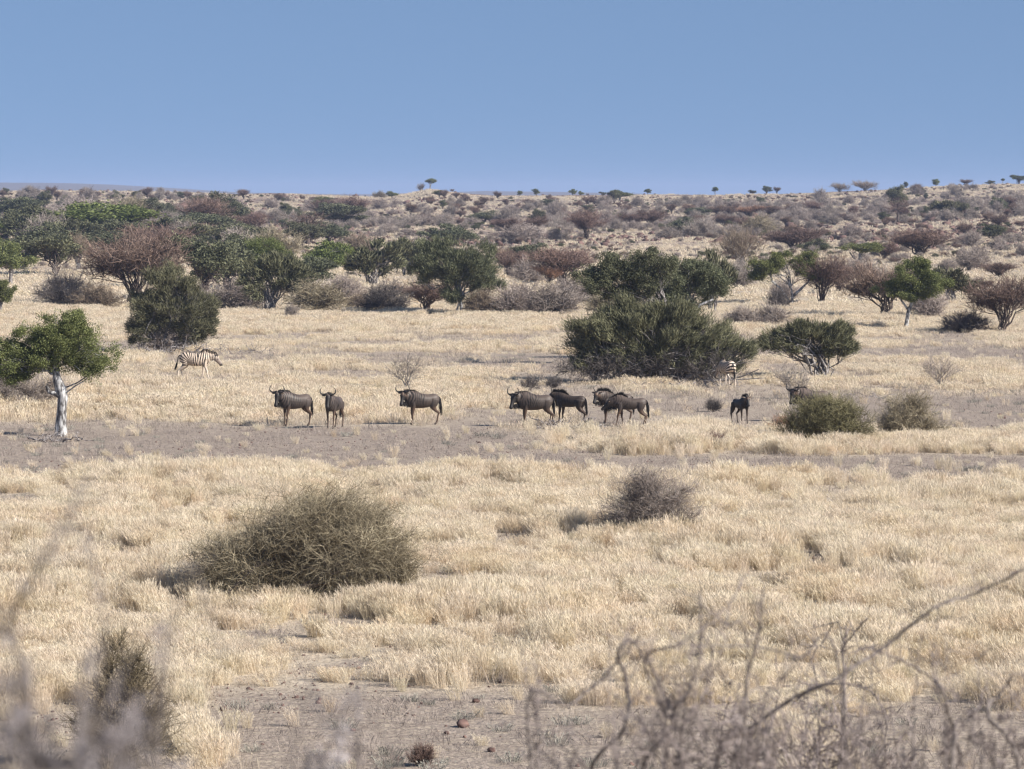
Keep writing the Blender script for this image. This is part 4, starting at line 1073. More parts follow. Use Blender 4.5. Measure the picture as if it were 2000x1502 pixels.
# ------------------------------------------------------------------ grey herbs, dead branches
def herbs():
    rng = np.random.default_rng(31)
    pr = [tussock(rng, 60, .22, .2, 1.0, .012, 1.5, wind=(0, 0)).mesh("herb", M_GREY_HERB) for k in range(3)]
    n = 2600; y = np.exp(rng.uniform(math.log(56), math.log(300), n)); x = rng.uniform(-1.1, 1.1, n) * W0 / 2 / FPX * y
    b = bareness(x, y); p = .10 + .55 * b * sstep(.45, .6, fbm(x / 3., y / 5., 191, 3)); keep = rng.uniform(0, 1, n) < p; x, y = x[keep], y[keep]
    s = rng.uniform(.35, 1.0, len(x)); P = np.stack([x, y, terrain(x, y)], 1); R = np.zeros_like(P); R[:, 2] = rng.uniform(0, 6, len(x))
    scatter("grey_herbs", P, R, np.stack([s, s, s], 1), rng.integers(0, 3, len(x)), pr, "low grey herb cushions between the grass")
herbs()

def dead_pile(seed, px0, px1, row, h, n, label, r=.022, name="dead_branches"):
    rng = np.random.default_rng(seed)
    b = ground_hit((px0 + px1) / 2, row); s = FPX / b[1]; hw = (px1 - px0) / 2 / s
    g = Geo()
    A = np.stack([rng.uniform(-hw, hw, n), rng.normal(0, .35, n), rng.uniform(0, .25, n) * h], 1)
    D = _norm(np.stack([rng.normal(0, 1, n), rng.normal(0, .5, n), rng.uniform(-.1, .75, n)], 1))
    L = rng.uniform(.3, 1.0, n)[:, None] * min(hw, 1.1)
    E = A + D * L; E[:, 2] = np.clip(E[:, 2], .02, h)
    P = bez(A, (A + E) / 2 + rng.normal(0, .12, (n, 3)), E, 6, rng, .06); P[:, :, 2] = np.maximum(P[:, :, 2], .01)
    tubes(g, P, r * rng.uniform(.4, 1.4, (n, 1)) * np.linspace(1, .3, 6)[None], np.full(n, .5), 5)
    g2 = Geo()
    T = twigs_on(rng, P[:, :5], n * 5, .3, 1, .3, .8, .5); tubes(g2, T, r * .25 * np.ones((len(T), 1)) * np.array([[1, .8, .6, .3]]), np.full(len(T), .5), 3)
    e = empty(name, b); tag(e, label, "dead branches", "dead branches lying on the ground")
    mobj("branches", g.mesh("branches", M_DEAD, True), e); mobj("twigs", g2.mesh("twigs", M_DEAD), e)
dead_pile(1, 1046, 1150, 838, .45, 26, "dark dead branches lying around the legs of the fourth and fifth wildebeest", .035)
dead_pile(2, 425, 525, 690, .55, 30, "silvery fallen branches right of the walking zebra's head")
dead_pile(3, 55, 165, 862, .28, 26, "broken dark branches lying at the foot of the white-trunk tree", .03)
dead_pile(4, 1640, 1730, 778, .2, 14, "thin dead sticks on bare soil behind the thorn bushes", .016)
dead_pile(5, 1240, 1440, 756, .35, 40, "dead wood under the front of the wide evergreen thicket", .028)
dead_pile(6, 260, 410, 692, .7, 60, "silvery dead stems heaped at the foot of the tall evergreen bush", .035)
dead_pile(7, 1150, 1245, 840, .12, 8, "a few thin dead sticks under the walking pair of wildebeest", .012)
dead_pile(8, 1640, 1690, 872, .7, 9, "dark dead limbs at the right side of the olive green thorn bush", .03)
# ------------------------------------------------------------------ animals
M_COAT = mat_color_attr("short_coat", rough=.55, spec=.35)
M_HAIR = mat_tint("black_hair", (.010, .009, .009), (.045, .040, .038), objvar=0, rough=.6)
M_BEARD = mat_tint("dark_beard_hair", (.012, .010, .009), (.06, .05, .045), objvar=0, rough=.6)
M_HORN = mat_noise("dark_horn", (.015, .014, .013), (.10, .09, .08), 12, rough=.45)
M_HOOF = mat_noise("dark_hoof", (.02, .017, .015), (.06, .05, .045), 20, rough=.5)
M_EYE = mat_noise("dark_eye", (.004, .004, .004), (.01, .008, .007), 20, rough=.15)
M_ZMANE = mat_color_attr("striped_mane", rough=.7, spec=.2)

def smooth_path(P, n):
    """Catmull-Rom through the rows of P"""
    P = np.array(P, float); m = len(P)
    Q = np.vstack([2 * P[0] - P[1], P, 2 * P[-1] - P[-2]])
    t = np.linspace(0, m - 1, n); i = np.minimum(t.astype(int), m - 2); f = (t - i)[:, None]
    a, b, c, d = Q[i], Q[i + 1], Q[i + 2], Q[i + 3]
    return .5 * (2 * b + (c - a) * f + (2 * a - 5 * b + 4 * c - d) * f ** 2 + (3 * b - a - 3 * c + d) * f ** 3)

def loft(rows, ref, n=14, sides=14, pw=2.0):
    """closed tube: rows of (x,y,z, half size along ref, half size sideways)"""
    R = smooth_path(rows, n); P = R[:, :3]; h = np.maximum(R[:, 3], .008); w = np.maximum(R[:, 4], .008)
    t = _norm(np.gradient(P, axis=0)); ref = np.array(ref, float)
    H = _norm(ref[None] - (t @ ref)[:, None] * t); Wv = np.cross(t, H)
    a = np.arange(sides) * 2 * np.pi / sides
    ca = np.sign(np.cos(a)) * np.abs(np.cos(a)) ** (2 / pw); sa = np.sign(np.sin(a)) * np.abs(np.sin(a)) ** (2 / pw)
    V = P[:, None] + H[:, None] * (h[:, None] * ca[None])[..., None] + Wv[:, None] * (w[:, None] * sa[None])[..., None]
    V = V.reshape(-1, 3)
    i = np.arange(n - 1)[:, None] * sides; k = np.arange(sides)[None]; k2 = (k + 1) % sides
    F = np.stack([i + k, i + k2, i + sides + k2, i + sides + k], -1).reshape(-1, 4).tolist()
    V = np.vstack([V, P[0] - t[0] * min(h[0], w[0]) * .5, P[-1] + t[-1] * min(h[-1], w[-1]) * .5])
    a0 = n * sides; b0 = (n - 1) * sides
    F += [[a0, (j + 1) % sides, j] for j in range(sides)] + [[a0 + 1, b0 + j, b0 + (j + 1) % sides] for j in range(sides)]
    return V, F

def fuse(tubes_, voxel, smooth=4):
    V = []; F = []; n = 0
    for v, f in tubes_:
        V.append(v); F += [[i + n for i in q] for q in f]; n += len(v)
    me = bpy.data.meshes.new("body"); me.from_pydata(np.concatenate(V).tolist(), [], F); me.update()
    o = bpy.data.objects.new("body_tmp", me); C.objects.link(o)
    m = o.modifiers.new("r", "REMESH"); m.mode = "VOXEL"; m.voxel_size = voxel
    s = o.modifiers.new("s", "SMOOTH"); s.factor = .5; s.iterations = smooth
    dg = bpy.context.evaluated_depsgraph_get()
    out = bpy.data.meshes.new_from_object(o.evaluated_get(dg)); out.name = "body"
    bpy.data.objects.remove(o); bpy.data.meshes.remove(me)
    out.polygons.foreach_set("use_smooth", np.ones(len(out.polygons), bool))
    return out

def rotz(v, a):
    v = np.array(v, float); c, s = math.cos(a), math.sin(a)
    return np.stack([v[..., 0] * c - v[..., 1] * s, v[..., 0] * s + v[..., 1] * c, v[..., 2]], -1)

def head_frame(joint, yaw, pitch, roll=0.0):
    """matrix taking head space (x forward along the face, y left, z up from the nose bridge) to body space"""
    return Matrix.Translation(Vector(joint)) @ Matrix.Rotation(yaw, 4, "Z") @ Matrix.Rotation(pitch, 4, "Y") @ Matrix.Rotation(roll, 4, "X")
def xf(M, P):
    P = np.array(P, float); A = np.array(M)
    return P @ A[:3, :3].T + A[:3, 3]
def xrows(M, rows):
    r = np.array(rows, float); r[:, :3] = xf(M, r[:, :3]); return r.tolist()
def raxis(M, v): return (np.array(M)[:3, :3] @ np.array(v, float))

def set_col(me, col):
    a = me.attributes.new("col", "FLOAT_COLOR", "POINT")
    a.data.foreach_set("color", np.ascontiguousarray(np.concatenate([col, np.ones((len(col), 1))], 1), np.float32).ravel())
def verts_of(me):
    v = np.empty(len(me.vertices) * 3, np.float32); me.vertices.foreach_get("co", v); return v.reshape(-1, 3).astype(float)
def seg_dist(V, pts):
    """distance to a polyline and the arc length at the nearest point"""
    best = np.full(len(V), 1e9); arc = np.zeros(len(V)); L = 0
    pts = np.array(pts, float)
    for a, b in zip(pts[:-1], pts[1:]):
        d = b - a; l = np.linalg.norm(d); t = np.clip(((V - a) @ d) / (l * l + 1e-9), 0, 1)
        q = np.linalg.norm(V - (a + t[:, None] * d), axis=1); m = q < best
        best[m] = q[m]; arc[m] = L + t[m] * l; L += l
    return best, arc

def strands(rng, A, D, L, w, K=4, droop=0.0, tint=(.2, .3)):
    g = Geo(); n = len(A)
    E = A + D * L[:, None]; B = (A + E) / 2 + rng.normal(0, .015, (n, 3)); E = E + np.array([0, 0, -1]) * (L * droop)[:, None]
    P = bez(A, B, E, K)
    tubes(g, P, w * rng.uniform(.7, 1.3, (n, 1)) * np.linspace(1, .15, K)[None], np.clip(rng.normal(tint[0], tint[1], n), 0, 1), 3)
    return g
def uvball(r, n=8, m=6):
    V = [[0, 0, 1]]
    for i in range(1, m):
        for j in range(n): V.append([math.sin(math.pi * i / m) * math.cos(2 * math.pi * j / n), math.sin(math.pi * i / m) * math.sin(2 * math.pi * j / n), math.cos(math.pi * i / m)])
    V.append([0, 0, -1]); V = np.array(V) * r
    F3 = [[0, 1 + j, 1 + (j + 1) % n] for j in range(n)] + [[len(V) - 1, len(V) - 1 - n + (j + 1) % n, len(V) - 1 - n + j] for j in range(n)]
    F4 = [[1 + i * n + j, 1 + (i + 1) * n + j, 1 + (i + 1) * n + (j + 1) % n, 1 + i * n + (j + 1) % n] for i in range(m - 2) for j in range(n)]
    return V, [F3, F4]

def add_ears(M, y0, x0, z0, L, W, mat_col, root, out=(.0, 1, .1)):
    for s in (1, -1):
        d = _norm(np.array([out[0], s * out[1], out[2]]))
        pts = np.array([[x0, s * y0, z0]]) + d * np.linspace(0, L, 6)[:, None]
        wd = np.array([.35, .85, 1., .85, .55, .1]) * W
        rows = [(*p, q * .32, q) for p, q in zip(pts, wd)]
        V, F = loft(xrows(M, rows), raxis(M, (.6, 0, .8)), 8, 8)
        me = bpy.data.meshes.new("ear"); me.from_pydata(V.tolist(), [], F); me.update()
        me.polygons.foreach_set("use_smooth", np.ones(len(me.polygons), bool))
        set_col(me, np.tile(np.array(mat_col), (len(V), 1))); me.materials.append(M_COAT); mobj("ear", me, root)

def leg_rows(kind, side, sw, zw=None, scale=1.0, Z=False):
    """joints of one leg; sw = how far the hoof is set forward (m)"""
    y = .13 * side
    k = 1.0
    if kind == "front":
        th = .9 if not Z else 1.0
        return [(.36, y, .98, .17 * th, .09), (.34 + sw * .12, y * 1.15, .80, .105 * th, .075), (.34 + sw * .35, y * 1.1, .62, .066, .052), (.36 + sw * .62, y, .42, .043, .040), (.35 + sw * .66, y, .37, .034, .033),
                (.36 + sw * .93, y, .15, .026, .026), (.37 + sw * 1.0, y, .10, .034, .032), (.39 + sw * 1.04, y, .05, .036, .034), (.40 + sw * 1.06, y, .01, .044, .040)]
    hk = -.70 + sw * .55
    return [(-.50, y, 1.0, .20, .11), (-.48 + sw * .1, y * 1.15, .84, .165, .10), (-.47 + sw * .3, y * 1.15, .70, .115, .075), (-.56 + sw * .45, y * 1.1, .57, .066, .05), (hk, y, .47, .048, .036), (hk + .02 + sw * .1, y, .40, .034, .032),
            (hk + .06 + sw * .38, y, .16, .027, .027), (hk + .08 + sw * .43, y, .10, .036, .033), (hk + .11 + sw * .46, y, .05, .038, .035), (hk + .13 + sw * .47, y, .01, .046, .042)]

def make_gnu(px, row, label, yaw, head_yaw, head_pitch, neck=(.40, .10), legs=(0, 0, 0, 0), size=1.0, seed=1, young=False, beard=1.0, mane=1.0, bulk=1.0, tail_sw=(.0, .0), tone=1.0, brow=0.0, head_roll=0, horn=1.0, D=None):
    rng = np.random.default_rng(seed)
    b = ground_hit(px, row)
    torso = [(-.70, 0, 1.00, .11, .08), (-.65, 0, .99, .19, .14), (-.54, 0, .97, .24, .20), (-.38, 0, .935, .26, .235), (-.15, 0, .905, .295, .275), (.10, 0, .925, .33, .275), (.30, 0, .965, .36, .245), (.45, 0, .99, .35, .21), (.58, 0, 1.0, .27, .155), (.66, 0, 1.0, .16, .09)]
    if young: torso = [(x, y, z + .015, h * .84, w * .86) for x, y, z, h, w in torso]
    torso = [(x, y, z + .025, h * bulk * .925, w * bulk * .93) for x, y, z, h, w in torso]
    nb = np.array([.40, 0, 1.08]); dv = rotz(np.array([neck[0], 0, neck[1]]), head_yaw * .45)
    hj = nb + dv
    M = head_frame(hj, head_yaw, head_pitch)
    mid = nb * .5 + hj * .5 + np.array([.02, 0, -.0])
    neck_rows = [(*nb, .27 * bulk, .15), (*(nb * .72 + mid * .28), .25, .14), (*mid, .20, .12), (*(mid * .4 + hj * .6), .165, .105), (*(hj - np.array([0, 0, .04])), .12, .09)]
    # head: x forward along the face, z towards the nose bridge
    hr = [(-.07, 0, -.02, .075, .07), (.0, 0, -.015, .105, .092), (.09, 0, -.02, .110, .098), (.18, 0, -.03, .095, .078), (.28, 0, -.035, .080, .062), (.38, 0, -.04, .074, .062), (.45, 0, -.045, .072, .072), (.50, 0, -.05, .052, .060)]
    if young: hr = [(x * .85, y, z, h * .95, w * .95) for x, y, z, h, w in hr]
    parts = [loft(torso, (0, 0, 1), 26, 20, 2.2), loft(neck_rows, (0, 0, 1) if abs(head_yaw) < .1 else (0, 0, 1), 12, 16), loft(xrows(M, hr), raxis(M, (0, 0, 1)), 14, 16, 2.4)]
    for kd, sd, sw in (("front", 1, legs[0]), ("front", -1, legs[1]), ("hind", 1, legs[2]), ("hind", -1, legs[3])):
        parts.append(loft(leg_rows(kd, sd, sw), (1, 0, 0), 24, 10))
    parts.append(loft([(*xf(M, [(.20, 0, -.10)])[0], .035, .035), (*((xf(M, [(.16, 0, -.14)])[0] + nb + [.14, 0, -.10]) / 2), .07, .05), (*(nb + [.12, 0, -.12]), .11, .08)], (0, 0, 1), 8, 10))
    # withers hump
    parts.append(loft([(.12, 0, 1.14, .08, .05), (.30, 0, 1.20, .12, .08), (.44, 0, 1.21, .11, .08), (.6, 0, 1.15, .08, .05)], (0, 0, 1), 8, 12))
    me = fuse(parts, .017, 3)
    V = verts_of(me)
    # coat colours
    x, y, z = V.T
    dh, ah = seg_dist(V, xf(M, [(-.05, 0, -.03), (.5, 0, -.05)]))
    dn, an = seg_dist(V, [nb, mid, hj])
    legm = sstep(.80, .60, z)
    grey = np.array([.050, .038, .032]) * tone; brown = np.array([.105, .072, .050]) * tone; dark = np.array([.020, .017, .016])
    tan = np.array([.085, .053, .036]) * tone
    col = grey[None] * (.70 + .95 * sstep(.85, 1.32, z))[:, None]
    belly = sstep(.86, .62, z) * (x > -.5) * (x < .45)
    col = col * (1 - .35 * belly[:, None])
    n1 = fbm(x * 5 + 3, z * 5 + seed, 5, 3)
    col = col * (.82 + .36 * n1)[:, None]
    # vertical brindle streaks on neck, shoulder and ribs
    u = x * 1.0 + z * .06 + np.abs(y) * .1
    wv = u / .092 + 1.3 * (fbm(x * 4, z * 3.5, 15 + seed, 2) - .5) * 2
    st = sstep(.38, .62, np.abs((wv % 1) - .5) * 2) * sstep(-.42, .05, x) * sstep(.66, .88, z) * sstep(.0, .06, np.abs(y)) * (.45 + .55 * sstep(.3, .6, fbm(x * 6, z * 2.5, 33 + seed, 2)))
    col = col * (1.45 - (1.30 if not young else .8) * st)[:, None]
    col = col * (1 - legm[:, None]) + (tan * (1 - .35 * sstep(.16, .05, z))[:, None] * (.8 + .4 * n1)[:, None]) * legm[:, None]
    hd = sstep(.20, .13, dh) * sstep(.02, .10, (V @ np.zeros(3)) + ah + .0)
    face = dark[None] * (1 + 1.6 * brow * sstep(.22, .05, ah))[:, None] + np.array([.16, .085, .04])[None] * (brow * sstep(.20, .02, ah))[:, None]
    col = col * (1 - hd[:, None]) + face * hd[:, None]
    hoof = sstep(.06, .035, z)[:, None]; col = col * (1 - hoof) + np.array([.02, .018, .016]) * hoof
    back = (sstep(1.33, 1.36, z) * (x < .6))[:, None]
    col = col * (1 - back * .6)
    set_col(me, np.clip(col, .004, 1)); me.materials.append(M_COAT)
    root = empty("wildebeest", (b[0], b[1], b[2] - .01), yaw); root.scale = (size,) * 3
    tag(root, label, "wildebeest", "wildebeest herd on the plain")
    mobj("body", me, root)
    # horns
    for s in (1, -1):
        if young: hp = [(-.02, .04, .07), (-.03, .08, .14), (-.04, .11, .22), (-.045, .105, .29)]; rr = [.022, .018, .012, .004]
        else: hp = [(-.03, .03, .075), (-.015, .12, .065), (-.0, .22, .075), (-.02, .29, .13), (-.05, .30, .21), (-.07, .27, .28), (-.08, .225, .325)]; rr = [.045, .040, .030, .025, .019, .012, .004]
        P = np.array([(p[0], p[1] * s * horn, p[2]) for p in hp]); P = smooth_path(P, 14); R = np.interp(np.linspace(0, 1, 14), np.linspace(0, 1, len(rr)), rr)
        # horns rise with the skull, not with the pitched face
        Mh = head_frame(hj, head_yaw, head_pitch * .35)
        g = Geo(); tubes(g, xf(Mh, P)[None], R[None], np.array([.5]), 8); mobj("horn", g.mesh("horn", M_HORN, True), root)
    Mh = head_frame(hj, head_yaw, head_pitch * .35)
    add_ears(Mh, .085, -.035, .02, .19 if young else .17, .045, [.10, .075, .055] if not young else [.13, .095, .07], root, (-.1, 1, -.18 if not young else .12))
    for s in (1, -1):
        Vb, Fb = uvball(.016); e = mobj("eye", mesh_np("eye", Vb, Fb, M_EYE, smooth=True), root, tuple(xf(M, [(.10, s * .092, .03)])[0]))
    # mane along the neck top
    n = int(420 * mane); t = rng.uniform(0, 1, n)
    top = smooth_path([(.05, 0, 1.22), (.25, 0, 1.31), tuple(nb + [0, 0, .25]), tuple(mid + [0, 0, .19]), tuple(hj + [-.02, 0, .10])], 40)
    A = top[(t * 39).astype(int)] + rng.normal(0, .012, (n, 3)) + [0, 0, -.03]
    D = _norm(np.stack([-.45 + rng.normal(0, .3, n), rng.normal(0, .35, n), np.full(n, 1.0)], 1))
    g = strands(rng, A, D, rng.uniform(.09, .19, n) * (1.1 if young else .85) * (.4 + .6 * sstep(0, .4, t)), .007, droop=.35 if not young else .1)
    mobj("mane", g.mesh("mane", M_HAIR), root)
    # beard and throat fringe
    n = int(300 * beard)
    if n:
        t = rng.uniform(0, 1, n) ** .8
        chin = xf(M, [(.34, 0, -.11)])[0]; thr = nb + np.array([.12, 0, -.24])
        A = chin[None] * (1 - t[:, None]) + thr[None] * t[:, None] + rng.normal(0, .018, (n, 3)); A[:, 2] += .03 * np.sin(t * np.pi)
        D = _norm(np.stack([rng.normal(-.15, .15, n), rng.normal(0, .15, n), np.full(n, -1.)], 1))
        g = strands(rng, A, D, rng.uniform(.08, .20, n), .007); mobj("beard", g.mesh("beard", M_BEARD), root)
    # tail
    tx, ty = tail_sw
    P = smooth_path([(-.68, 0, 1.10), (-.75, ty * .2, 1.04), (-.79 + tx * .3, ty * .6, .88), (-.80 + tx * .7, ty, .72)], 10)
    g = Geo(); tubes(g, P[None], np.linspace(.026, .014, 10)[None], np.array([.3]), 7)
    n = 170; t = rng.uniform(.3, 1, n); A = P[(t * 9).astype(int)] + rng.normal(0, .009, (n, 3))
    D = _norm(np.stack([rng.normal(.02 + tx * .3, .05, n), rng.normal(ty * .3, .055, n), np.full(n, -1.)], 1))
    Pt = bez(A, A + D * .2, A + D * rng.uniform(.25, .46, n)[:, None], 4)
    tubes(g, Pt, .008 * np.ones((n, 1)) * np.array([[1, 1, .8, .2]]), np.clip(rng.normal(.2, .2, n), 0, 1), 3)
    mobj("tail", g.mesh("tail", M_HAIR), root)
    return root

PI = math.pi
R_ = math.radians
# yaw: 180 = facing left in the photo, -90 = facing the viewer
make_gnu(575, 832, "wildebeest standing leftmost, three-quarter view, head turned to the viewer with wide curled horns", R_(214), R_(34), R_(66), legs=(.06, -.02, .06, -.12), seed=1, neck=(.42, .17), mane=1.3, size=1.03)
make_gnu(652, 836, "wildebeest facing the viewer head-on, dark chest, next to the leftmost one", R_(253), R_(10), R_(62), legs=(.08, -.05, -.04, .06), seed=2, neck=(.34, .20), beard=.6, size=1.0)
make_gnu(823, 829, "lone adult wildebeest in side view below a bare shrub, black tail hanging", R_(194), R_(50), R_(66), legs=(.03, -.01, .05, -.04), seed=3, neck=(.40, .16), brow=.8, tail_sw=(-.03, -.08), mane=1.2)
make_gnu(1043, 833, "large streaked bull wildebeest with a long beard, standing before a darker one", R_(188), R_(38), R_(66), legs=(.02, .02, -.04, .02), seed=4, neck=(.42, .10), size=1.02, bulk=1.05, beard=1.2, tone=.86, tail_sw=(.05, .1))
make_gnu(1112, 829, "dark young wildebeest walking off behind the bearded bull, rump half towards the viewer", R_(152), R_(25), R_(50), legs=(.05, .02, -.14, .10), seed=5, young=True, neck=(.36, .14), size=.97, tone=.62, mane=1.5, beard=.4)
make_gnu(1200, 827, "brown-faced wildebeest looking at the viewer from behind the walking one", R_(190), R_(42), R_(60), legs=(.02, 0, .05, -.05), seed=6, young=True, neck=(.38, .14), size=.98, brow=.9, tone=.85, mane=1.5, beard=.8)
make_gnu(1228, 834, "walking wildebeest in full side view with lowered head, right one of the overlapping pair", R_(181), R_(-14), R_(38), legs=(.16, -.13, .04, -.05), seed=7, neck=(.40, -.08), size=.96, young=True, tone=.95, mane=1.5, beard=.8)
make_gnu(1447, 827, "young wildebeest with short straight horns standing alone, facing the viewer, ear out", R_(295), R_(-10), R_(56), legs=(.04, -.04, .05, -.05), seed=8, young=True, neck=(.32, .18), size=.82, tone=.5, brow=.6, mane=1.4, beard=.4, tail_sw=(-.1, -.1))
make_gnu(1585, 823, "last wildebeest, only head and grey shoulder showing above the olive green thorn bush", R_(186), R_(45), R_(66), legs=(0, .05, 0, .05), seed=9, neck=(.38, .10), brow=.8, size=1.02, tone=1.25)

def make_zebra(px, row, label, yaw, head_yaw, head_pitch, neck=(.42, .0), legs=(0, 0, 0, 0), size=1.0, seed=1):
    rng = np.random.default_rng(seed); b = ground_hit(px, row)
    torso = [(-.74, 0, 1.03, .10, .09), (-.69, 0, 1.02, .20, .17), (-.55, 0, 1.0, .265, .23), (-.38, 0, .975, .27, .255), (-.15, 0, .93, .285, .285), (.10, 0, .93, .285, .275), (.30, 0, .965, .29, .23), (.44, 0, .99, .265, .19), (.56, 0, 1.0, .19, .13), (.62, 0, 1.0, .10, .08)]
    nb = np.array([.36, 0, 1.07]); hj = nb + rotz(np.array([neck[0] + .12, 0, neck[1]]), head_yaw * .5)
    M = head_frame(hj, head_yaw, head_pitch)
    mid = nb * .5 + hj * .5
    nk = [(*nb, .24, .15), (*(nb * .6 + mid * .4), .205, .13), (*mid, .165, .105), (*(mid * .4 + hj * .6), .135, .085), (*hj, .11, .075)]
    hr = [(-.06, 0, -.02, .09, .07), (.02, 0, -.03, .125, .088), (.12, 0, -.035, .115, .08), (.22, 0, -.03, .088, .062), (.31, 0, -.025, .078, .056), (.38, 0, -.03, .072, .058), (.43, 0, -.035, .058, .05)]
    parts = [loft(torso, (0, 0, 1), 26, 20, 2.1), loft(nk, (0, 0, 1), 12, 16), loft(xrows(M, hr), raxis(M, (0, 0, 1)), 14, 16, 2.2)]
    for kd, sd, sw in (("front", 1, legs[0]), ("front", -1, legs[1]), ("hind", 1, legs[2]), ("hind", -1, legs[3])):
        parts.append(loft(leg_rows(kd, sd, sw, Z=True), (1, 0, 0), 24, 10))
    me = fuse(parts, .014, 3); V = verts_of(me); x, y, z = V.T
    white = np.array([.66, .54, .43]); black = np.array([.012, .010, .010]); legw = np.array([.64, .55, .46])
    wob = .22 * (fbm(x * 6, z * 6, 8 + seed, 2) - .5) * 2
    PX, PZ = -.12, .70
    ang = np.arctan2(z - PZ, x - PX)
    ph_body = (x + (z - .95) * .13 * np.sign(.1 - x)) / .100
    ph_rump = PX / .100 - .52 * (ang - PI / 2) / .100
    k = sstep(PX + .06, PX - .06, x)
    ph = np.where(x < PX, ph_rump + (z - .95) * .0, ph_body) + wob
    dn, an = seg_dist(V, [nb - (hj - nb) * .2, hj]); dh, ah = seg_dist(V, xf(M, [(-.02, 0, -.03), (.47, 0, -.03)]))
    nkm = (x > .42)
    axis = _norm(hj - nb); phn = ((V - nb) @ axis) / .072 + wob
    ph = np.where(nkm, phn, ph)
    s = np.abs((ph % 1) - .5) * 2
    dark = sstep(.42, .60, s)
    sh = sstep(.86, .72, s) * 0
    fade = sstep(.52, .68, z)                                  # legs turn plain cream
    belly = sstep(.70, .655, z) * (x > -.35) * (x < .28)
    ht = sstep(.05, .12, ah) * sstep(.16, .12, dh) * (x > .42)
    fs = np.abs(((ah + .35 * dh) / .040 % 1) - .5) * 2
    col = white[None] * (1 - dark * fade)[:, None] + black[None] * (dark * fade)[:, None]
    col = col * (fade[:, None]) + (legw[None] * (1 - .45 * (sstep(.5, .7, np.abs((z / .055 % 1) - .5) * 2) * sstep(.30, .55, z)))[:, None]) * (1 - fade[:, None])
    hc = np.array([.36, .29, .24])[None] * (1 - .55 * sstep(.45, .65, fs))[:, None]
    hc = hc * (1 - sstep(.34, .42, ah))[:, None] + np.array([.05, .042, .038])[None] * sstep(.34, .42, ah)[:, None]
    col = col * (1 - ht[:, None]) + hc * ht[:, None]
    spine = (sstep(1.255, 1.27, z) * (x < .3))[:, None] * .0
    bl = (np.abs(y) < .03) & (z < .68) & (x > -.4) & (x < .3); col[bl] = black
    hoof = sstep(.055, .03, z)[:, None]; col = col * (1 - hoof) + np.array([.03, .026, .022]) * hoof
    set_col(me, np.clip(col, .004, 1)); me.materials.append(M_COAT)
    root = empty("zebra", (b[0], b[1], b[2] - .01), yaw); root.scale = (size,) * 3
    tag(root, label, "zebra", "zebras on the plain"); mobj("body", me, root)
    add_ears(M, .05, -.03, .07, .17, .04, [.45, .37, .30], root, (-.65, .35, .75))
    for sd in (1, -1):
        Vb, Fb = uvball(.016); mobj("eye", mesh_np("eye", Vb, Fb, M_EYE, smooth=True), root, tuple(xf(M, [(.12, sd * .078, .02)])[0]))
    # upright striped mane
    n = 900; t = rng.uniform(0, 1, n)
    top = smooth_path([(.20, 0, 1.235), tuple(nb + [0, 0, .215]), tuple(mid + [0, 0, .155]), tuple(hj + [-.01, 0, .10]), tuple(xf(M, [(.03, 0, .09)])[0])], 50)
    A = top[(t * 49).astype(int)] + rng.normal(0, .009, (n, 3)); L = (.04 + .075 * np.sin(np.clip(t, .05, 1) * PI) ** .6)
    D = _norm(np.stack([rng.normal(.1, .15, n), rng.normal(0, .10, n), np.ones(n)], 1))
    g = Geo(); P = bez(A, A + D * L[:, None] * .5, A + D * L[:, None], 3); tubes(g, P, .006 * np.ones((n, 3)), np.zeros(n), 3)
    Vm = np.concatenate(g.V); u = np.repeat(t, 9); tipk = np.tile(np.repeat([0, .5, 1], 3), n)
    sm = np.abs(((((Vm - nb) @ axis) / .072) % 1) - .5) * 2
    cm = np.where(((sm > .5) | (tipk > .8))[:, None], black[None], white[None])
    mobj("mane", mesh_np("mane", Vm, [np.concatenate(g.F[4])], M_ZMANE, col=cm), root)
    # tail
    P = smooth_path([(-.72, 0, 1.12), (-.80, 0, 1.08), (-.84, -.0, .92), (-.90, 0, .74)], 12)
    g = Geo(); tubes(g, P[None], np.linspace(.028, .015, 12)[None], np.array([.9]), 7)
    n = 160; A = P[-4:][rng.integers(0, 4, n)] + rng.normal(0, .008, (n, 3)); D = _norm(np.stack([rng.normal(-.25, .08, n), rng.normal(0, .06, n), np.full(n, -1.)], 1))
    tubes(g, bez(A, A + D * .15, A + D * rng.uniform(.18, .32, n)[:, None], 4), .007 * np.ones((n, 1)) * np.array([[1, 1, .8, .2]]), np.full(n, .1), 3)
    mobj("tail", g.mesh("tail", M_HAIR), root)
    return root
make_zebra(384, 743, "zebra walking to the right across the grass, full striped side view", R_(-3), 0, R_(52), neck=(.40, -.03), legs=(-.12, .20, -.02, -.18), seed=1, size=1.09)
make_zebra(1418, 757, "zebra seen from behind with its head hidden in the wide evergreen thicket", R_(112), R_(10), R_(60), neck=(.36, -.25), legs=(.05, -.05, .06, -.06), seed=2, size=1.02)
